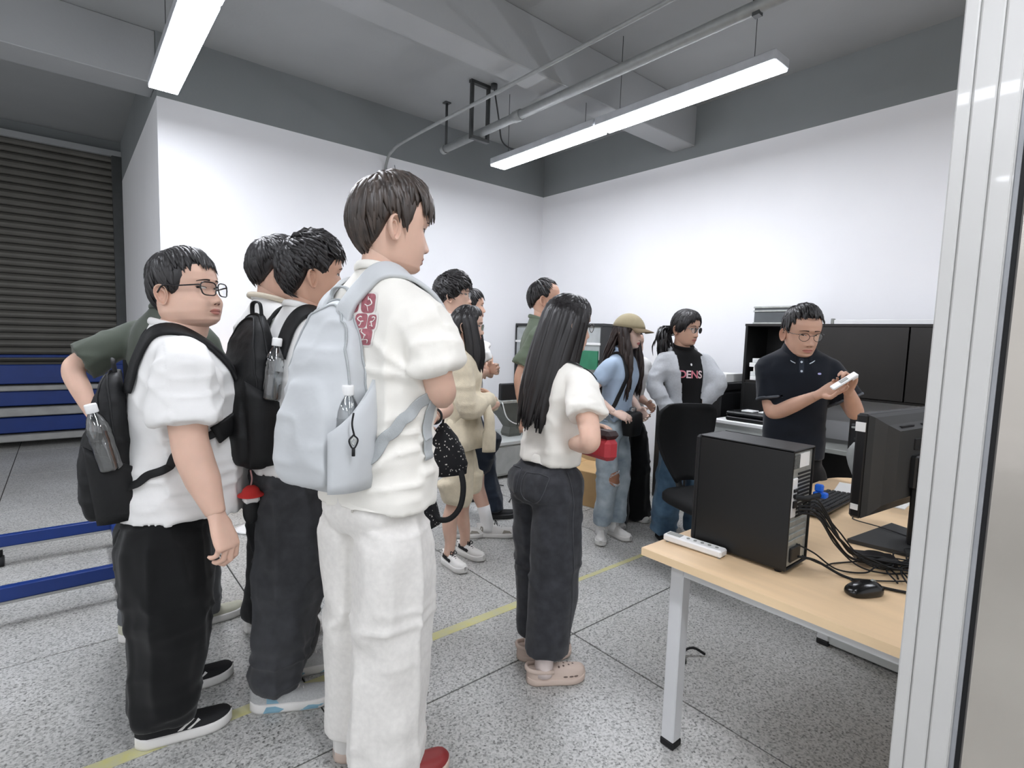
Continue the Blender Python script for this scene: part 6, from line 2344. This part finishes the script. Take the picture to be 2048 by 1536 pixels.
# ------------------------------------------------------------------ girl in cream knit
P = Person('girl in cream knit top and shorts with long black hair and arms crossed', (936, 650), -38, feet=(((913, 1103), (982, 1130)), ((884, 1122), (946, 1158))), female=True, lean_scale=.85, hs=1.03)
P8 = P
P.arms(R=dict(el=(.225, .05, 1.08), wl=(.0, .20, 1.12)), L=dict(el=(-.22, .06, 1.09), wl=(-.0, .225, 1.08)))
P.shirt(c_beige, hem=.86, sleeve=1.93, seed=45, wr=.008, sl_r=(.064, .074, .052), loose=1.08)
P.trousers(c_beige, hem=.60, r=(.098, .10, .105, .112), stack=0, seed=46, name='shorts', wr=.006)
P.body(sk_fair, hyaw=-4, pitch=-6, bare_legs=True, hand_r=dict(curl=.3, dir=(-.75, -.6, .1), palm=(0, -1, 0)), hand_l=dict(curl=.3, dir=(.8, -.45, 0), palm=(.3, -.8, 0)), lip=m_lipf, lids=.6)
P.shoes('board', dict(upper=sh_white, sole=sh_sole, lace=sh_black, tongue=sh_black, accent=dict(mat=sh_black, shapes=[([(.05, .045), (.25, .045), (.52, .040), (.55, .055), (.25, .078), (.05, .080)], False)])), L=.255)
P.hair(dict(line=[(0, 34), (20, 32), (45, 14), (60, -6), (78, -26), (100, -36), (180, -50)], vol=.15, n=260, w=.011, jit=3, taper=.1, lift=.01, whorl=(0, 82),
            fall=dict(az=(58, 180), len=.36, n=240, w=.017, shift=lambda a: (0.02 * math.copysign(1, a), -0.06 if abs(a) > 100 else 0.07))), m_hair, seed=47)
P.glasses('round', mat('silver_frame', '#8b8d90', .25, .8, var=0), r=.0010, w=.022, h=.020)
# the cardigan hem flaring over the shorts and its loose sleeve
sk = MB()
k = P.k
tab = [(1.02, .15, .115), (.95, .165, .13), (.86, .20, .155), (.78, .225, .175), (.775, .215, .165), (.88, .17, .12)]
R = []
for (z, rx, ry) in tab:
    R.append([P.lean_pt((rx * k * math.cos(a) * (1 + .05 * math.sin(7 * a) * (1.1 - z) * 3), ry * k * math.sin(a) * (1 + .05 * math.sin(8 * a) * (1.1 - z) * 3), (z + .035 * math.sin(a + .6)) * k)) for a in (2 * PI * i / 56 for i in range(56))])
sk.rings(R)
sk.build('cardigan_hem', c_beige, P.root)
MB().tube(catmull([P.lean_pt(np.array(q) * k) for q in ((.13, .16, 1.10), (.165, .185, 1.02), (.18, .19, .92), (.19, .19, .80))], 16), [.030] * 4 + [.036] * 6 + [.045] * 6, 12, flat=.6).build('hanging_sleeve', c_beige, P.root)

# ------------------------------------------------------------------ curly haired person with glasses, behind
P = Person('person with fluffy black hair and glasses behind the girl in cream', (908, 590), -32, dist=3.72, gshift=(.10, .0), lean_scale=.8, hs=1.06)
P.arms(R=dict(el=(.2, .1, 1.1), wl=(.02, .2, 1.1)), L=dict(el=(-.2, .1, 1.1), wl=(-.03, .22, 1.12)))
P.fL = P.l(on_z(978, 1072)) * np.array([1, 1, 0])
P.fyaw[0] = -35
P.shirt(c_white, hem=.86, sleeve=.7, seed=51)
P.trousers(c_dkblue, hem=.70, r=(.080, .078, .075, .075), rx=.15, ry=.11, seed=52, name='shorts')
P.body(sk_fair, hyaw=-6, bare_legs=True, lids=.6)
P.socks(c_sock, .20, .042)
P.shoes('sneaker', dict(upper=sh_white, sole=sh_sole, lace=sh_black, accent=dict(mat=sh_taupe, shapes=[([(.06, .04), (.30, .04), (.28, .065), (.10, .08)], False), ([(.62, .034), (.86, .034), (.80, .05), (.66, .055)], False)])), L=.275)
P.hair(dict(line=[(0, 12), (30, 8), (50, 4), (70, -14), (90, -20), (110, -22), (140, -40), (180, -50)], vol=.34, n=380, w=.011, curl=.9, jit=6, lift=.08, taper=.3), seed=53)
P.glasses('round', mat('silver_frame', '#8b8d90', .25, .8, var=0), r=.0011, w=.023, h=.021)

# ------------------------------------------------------------------ person with earbud, white tee and dark trousers
P = Person('person in white tee and navy trousers with folded arms behind the fluffy haired one', (944, 612), -25, dist=4.4, lean_scale=.8, hs=1.0)
P.fR = P.l(on_z(982, 1036)) * np.array([1, 1, 0])
P.arms(R=dict(e=(972, 742), en=.3, wl=(-.02, .22, 1.10)), L=dict(e=(1000, 735), en=.5, w=(960, 740), wn=True))
P.shirt(c_white, hem=.86, sleeve=.78, seed=55, sl_r=(.074, .084, .092))
P.trousers(c_dkblue, hem=.05, seed=56)
P.shoes('runner', dict(upper=sh_black, sole=sh_dark), L=.28)
P.body(sk_mid, hyaw=-5)
P.hair(dict(line=LINE_M, vol=.22, n=240), seed=57)
MB().ellipsoid((.0775 * P.hd.scale, -.006, -.026), (.006, .006, .011), 8, 6, M=P.MH).build('earbud', m_lightp, P.root)

# ------------------------------------------------------------------ crewcut man in sage tee
P = Person('tall crewcut man in sage green tee at the back behind the long haired girl', (1090, 597), -38, dist=3.7, lean_scale=.8, hs=1.04)
P.arms(R=dict(e=(1040, 752), en=.0, w=(1048, 835), wn=True), L=dict(e=(1194, 700), en=.2, w=(1150, 655), wn=True))
P.shirt(c_sage, hem=.86, sleeve=.78, seed=61, loose=1.05)
P.trousers(c_blackp, hem=.05, seed=62)
P.shoes('runner', dict(upper=sh_black, sole=sh_dark), L=.28)
P.body(sk_mid, hyaw=0, hand_l=dict(curl=.5))
P.hair(dict(line=[(0, 40), (40, 37), (58, 28), (72, 8), (82, -6), (92, 2), (112, -6), (140, -32), (180, -44)], vol=.07, n=420, w=.0055, lift=.10, jit=2, taper=.95, flat=.6), seed=63)

# ------------------------------------------------------------------ girl with cap
P = Person('girl in khaki cap, sky blue tee and ripped light jeans with long brown hair', (1258, 664), -78, feet=(((1212, 1064), (1254, 1082)), ((1205, 1070), (1196, 1120))), female=True, lean_scale=.85, hs=1.02)
P11 = P
P.arms(R=dict(e=(1176, 788), en=.2, w=(1230, 826), wn=True), L=dict(el=(-.22, -.02, 1.1), wl=(-.14, .14, 1.0)))
P.shirt(c_sky, hem=.93, sleeve=.62, seed=65, sl_r=(.060, .062, .064), wr=.007)
P.trousers(c_jean, hem=.12, r=(.092, .080, .074, .072), seed=66, stack=.7)
P.body(sk_pale, hyaw=2, pitch=-6, hand_r=dict(curl=.35, to=(1262, 838), palm=(-.2, -.9, -.3)), lip=m_lipf, lids=.55)
P.socks(c_sock, .15, .042)
P.shoes('board', dict(upper=sh_white, sole=sh_sole, lace=sh_white), L=.25)
P.hair(dict(line=[(0, 30), (30, 28), (48, 12), (62, -8), (78, -26), (100, -36), (180, -50)], vol=.13, n=240, w=.011, jit=3, taper=.1, lift=.01, whorl=(0, 82),
            fall=dict(az=(80, 180), len=.47, n=280, w=.015, wave=.010, shift=lambda a: (0.03 * math.copysign(1, a), -0.05 if abs(a) > 125 else 0.10))), m_hairw, seed=67)
c_cap = cl('khaki_canvas', '#9d9276', var=.05, vscale=30)
cp = MB()
R = []
hs_ = P.hd.scale
for i in range(9):
    e = 12 + 78 * i / 8
    R.append([P.MH @ Vector(((SC_C + sph(math.degrees(q), min(e, 89.5)) * SC_R * (1.27 - .06 * i / 8)) * hs_)) for q in (2 * PI * j / 40 for j in range(40))])
cp.rings(R)
o = cp.build('cap', c_cap, P.root)
vb = MB()
R = []
for i in range(7):
    u = i / 6
    ring = []
    for s_ in range(13):
        a = -62 + 124 * s_ / 12
        p = (SC_C + sph(a, 12) * SC_R * 1.25)
        p = p + np.array([0, .075 * math.cos(math.radians(a)) ** .8 * u, -.014 * u - .018 * (abs(a) / 62) ** 2 * u])
        ring.append(p)
    R.append(ring)
top = [[P.MH @ Vector((p + np.array([0, 0, .0025])) * hs_) for p in r] for r in R]
bot = [[P.MH @ Vector((p - np.array([0, 0, .0025])) * hs_) for p in r] for r in R]
vb.rings([t_ + list(reversed(b_)) for t_, b_ in zip(top, bot)])
vb.build('visor', mat('khaki_visor', '#6f5f47', .8), o)
P.ribbon('bag_strap', m_blackmat, [(.07, -.12, 1.36), (.09, .0, 1.44), (.10, .07, 1.36), (.12, .12, 1.25), (.16, .10, 1.12), (.19, .02, 1.0)], .028, .004)
# knee rip on the right leg
kn = P.legs[1][1]
bm_ = MB()
V_, F_ = patch(P.tr_bvh, rrect(0, 0, .12, .11, .7, 20), Vector((kn[0] + .0, .7, kn[2] + .03)), (1, 0, 0), (0, 0, 1), (0, -1, 0), .003)
bm_.add(V_, F_, 0, True).build('knee_skin', mat('skin_knee', '#a9765c', .6), P.tr_obj)
fr_ = MB()
for i in range(26):
    x = -.06 + .12 * i / 25
    for zz in (.055, -.055):
        P_ = on_surface(P.tr_bvh, np.array([(x, zz * (1 - (x / .075) ** 2) + .004 * math.sin(i * 5)), (x + .003 * math.sin(i * 3), zz * (1 - (x / .075) ** 2) * .70)]), Vector((kn[0], .7, kn[2] + .03)), (1, 0, 0), (0, 0, 1), (0, -1, 0), .005)
        fr_.tube(P_, .0018, 4)
fr_.build('frayed_threads', mat('frayed_cotton', '#d5dade', .9), P.tr_obj)
q0 = P.M @ Vector(P.lean_pt(np.array((.02, .16, .93)) * P.k))
t = thing('belt_pouch', 'black pouch with a clear bottle top held by the girl in the khaki cap', 'pouch', q0, P.yaw - PI / 2)
R = []
for (z, a_, b_) in ((-.09, .05, .03), (-.085, .075, .045), (0, .09, .055), (.06, .085, .05), (.075, .06, .04)):
    R.append([(a_ * np.sign(math.cos(q)) * abs(math.cos(q)) ** .6, b_ * np.sign(math.sin(q)) * abs(math.sin(q)) ** .6, z) for q in (2 * PI * i / 28 for i in range(28))])
MB().rings(R).build('pouch_body', c_pack_b, t)
MB().lathe([(.022, .07), (.024, .08), (.024, .10), (.012, .11)], 16).build('bottle_top', glass('clear_plastic'), t)

# ------------------------------------------------------------------ person in white top and wide black trousers, half hidden
P = Person('person in white top and wide black trousers half hidden between cap girl and hooded girl', (1266, 688), -100, dist=4.15, H=1.57, female=True)
P.fL = P.l(on_z(1270, 1036)) * np.array([1, 1, 0])
P.arms(L=dict(e=(1264, 782), en=0, w=(1296, 808), wn=True), R=dict(el=(.2, .05, 1.1), wl=(.1, .2, 1.0)))
P.shirt(c_white, hem=.90, sleeve=.75, seed=71, sl_r=(.075, .085, .085), wr=.014)
P.trousers(c_blackp, hem=.03, r=(.105, .110, .118, .135), seed=72, stack=.2)
P.shoes('flat', dict(upper=sh_white, sole=sh_sole), L=.25)
P.body(sk_fair, face=False)
P.hair(dict(line=LINE_F, vol=.12, n=120), seed=73)

# ------------------------------------------------------------------ hooded girl
P = Person('girl in open grey hoodie over black tee and blue jeans with a low ponytail', (1372, 656), -122, feet=((1392, 1074), (1324, 1078)), female=True, lean_scale=.85, hs=1.06)
P13 = P
P.arms(R=dict(e=(1308, 768), en=.3, w=(1345, 835), wn=True), L=dict(e=(1436, 768), en=.3, w=(1388, 835), wn=True))
P.shirt(c_blackt, hem=.92, sleeve=.5, loose=.93, seed=75, wr=.004, sl_r=(.055, .055, .055), name='tee', neck_r=.072)
tee_o, tee_b = P.shirt_obj, P.shirt_bvh
k = P.k
# print across the chest
pk_ = [mat('pink_print', '#d9818f', .8), mat('pale_print', '#ecd5d6', .8)]
org = P.lean_pt((0, .7, 1.265 * k))
for i, (cx, sh_) in enumerate(((.068, 'D'), (.026, 'E'), (-.016, 'N'), (-.058, 'S'))):
    cu = bpy.data.curves.new('glyph', 'FONT')
    cu.body = sh_
    cu.size = .072
    cu.offset = .0015
    to = bpy.data.objects.new('glyph', cu)
    COL.objects.link(to)
    me_ = to.evaluated_get(bpy.context.evaluated_depsgraph_get()).to_mesh()
    vv = np.array([v.co[:2] for v in me_.vertices])
    ff = [tuple(p.vertices) for p in me_.polygons]
    vv = vv - (vv.min(0) + vv.max(0)) / 2
    bpy.data.objects.remove(to)
    pts = on_surface(tee_b, vv * np.array([-1, 1]) + np.array([cx, 0]), org, (1, 0, 0), (0, 0, 1), (0, -1, 0), .004)
    MB().add(pts, ff).build('chest_letter', pk_[i % 2], tee_o)
V_, F_ = patch(tee_b, rrect(0, 0, .013, .018, 1.0, 10), P.lean_pt((0, .7, 1.335 * k)), (1, 0, 0), (0, 0, 1), (0, -1, 0), .006, 1)
MB().add(V_, F_).build('pendant', m_lightp, tee_o)
# open hoodie: the front strip is cut out of the surface
P.shirt(c_hood, hem=.80, sleeve=1.95, loose=1.04, seed=76, wr=.009, sl_r=(.060, .064, .050), collar=False, name='hoodie')
ho = P.shirt_obj
bm = bmesh.new()
bm.from_mesh(ho.data)
kill = []
for f_ in bm.faces:
    c = f_.calc_center_median()
    g_ = np.clip((c.z / k - .92) / .52, 0, 1.15)
    x = c.x - P.lean[0] * g_
    y = c.y - P.lean[1] * g_
    wdt = .055 + .035 * np.clip((c.z / k - .85) / .5, 0, 1)
    if (y > 0.02 and abs(x) < wdt * k and c.z > .80 * k) or (c.z > 1.425 * k and x * x + (y + .01) ** 2 < (.10 * k) ** 2 and y > -.02) or (c.z > 1.46 * k):
        kill.append(f_)
bmesh.ops.delete(bm, geom=kill, context='FACES')
for _ in range(3):
    bmesh.ops.smooth_vert(bm, verts=[v for v in bm.verts if v.is_boundary], factor=.5, use_axis_x=True, use_axis_y=True, use_axis_z=True)
bm.to_mesh(ho.data)
bm.free()
sol = ho.modifiers.new('thick', 'SOLIDIFY')
sol.thickness = .006
sol.offset = -1
P.shirt_bvh = P.shirt_bvh
hoodm = MB()
R = []
for i in range(15):
    a = math.radians(-20 + 220 * i / 14) + PI
    r1 = .085
    c = P.lean_pt((r1 * k * math.cos(a), (-.03 + .085 * math.sin(a)) * k, (1.452 - .03 * (1 + math.sin(a))) * k))
    R.append(c)
hoodm.tube(R, [.022] + [.032] * 13 + [.020], 10, flat=1.25)
hoodm.build('hood', c_hood, P.root)
P.trousers(c_jeand, hem=.05, r=(.105, .098, .094, .092), seed=77, stack=.7)
P.shoes('flat', dict(upper=sh_dark, sole=sh_dark), L=.25)
P.body(sk_mid, hyaw=26, pitch=-8, lids=.5, hand_r=dict(curl=.4, palm=(-.3, -.9, 0)), hand_l=dict(curl=.4, palm=(.3, -.9, 0)))
P.hair(dict(line=[(0, 30), (18, 26), (40, 10), (60, -8), (76, -24), (90, -24), (104, -20), (140, -40), (180, -46)], vol=.22, n=420, w=.010, jit=3, taper=.5, lift=.02, whorl=(0, 76), sweep=-4), m_hair, seed=79)
P.glasses('round', mat('silver_frame', '#8b8d90', .25, .8, var=0), r=.0011, w=.023, h=.020)
pn = MB()
r_ = random.Random(4)
for q in range(70):
    ph = r_.uniform(0, 6.28)
    o1 = np.array([r_.gauss(0, .012), r_.gauss(0, .012), r_.gauss(0, .012)])
    base = [(0.0, -.105, -.03), (.035, -.135, -.045), (.075, -.125, -.085), (.085, -.105, -.14), (.075, -.09, -.20)]
    pts = [P.MH @ Vector((np.array(b_) + o1 * (1 + i * .4) + np.array([.012 * math.sin(ph + i * 2.2), .012 * math.cos(ph + i * 2), 0])) * P.hd.scale) for i, b_ in enumerate(base)]
    pn.tube(catmull(pts, 9), [.004, .008, .011, .012, .012, .011, .009, .006, .002], 5, flat=.6)
pn.build('ponytail', m_hair, P.hair_obj)
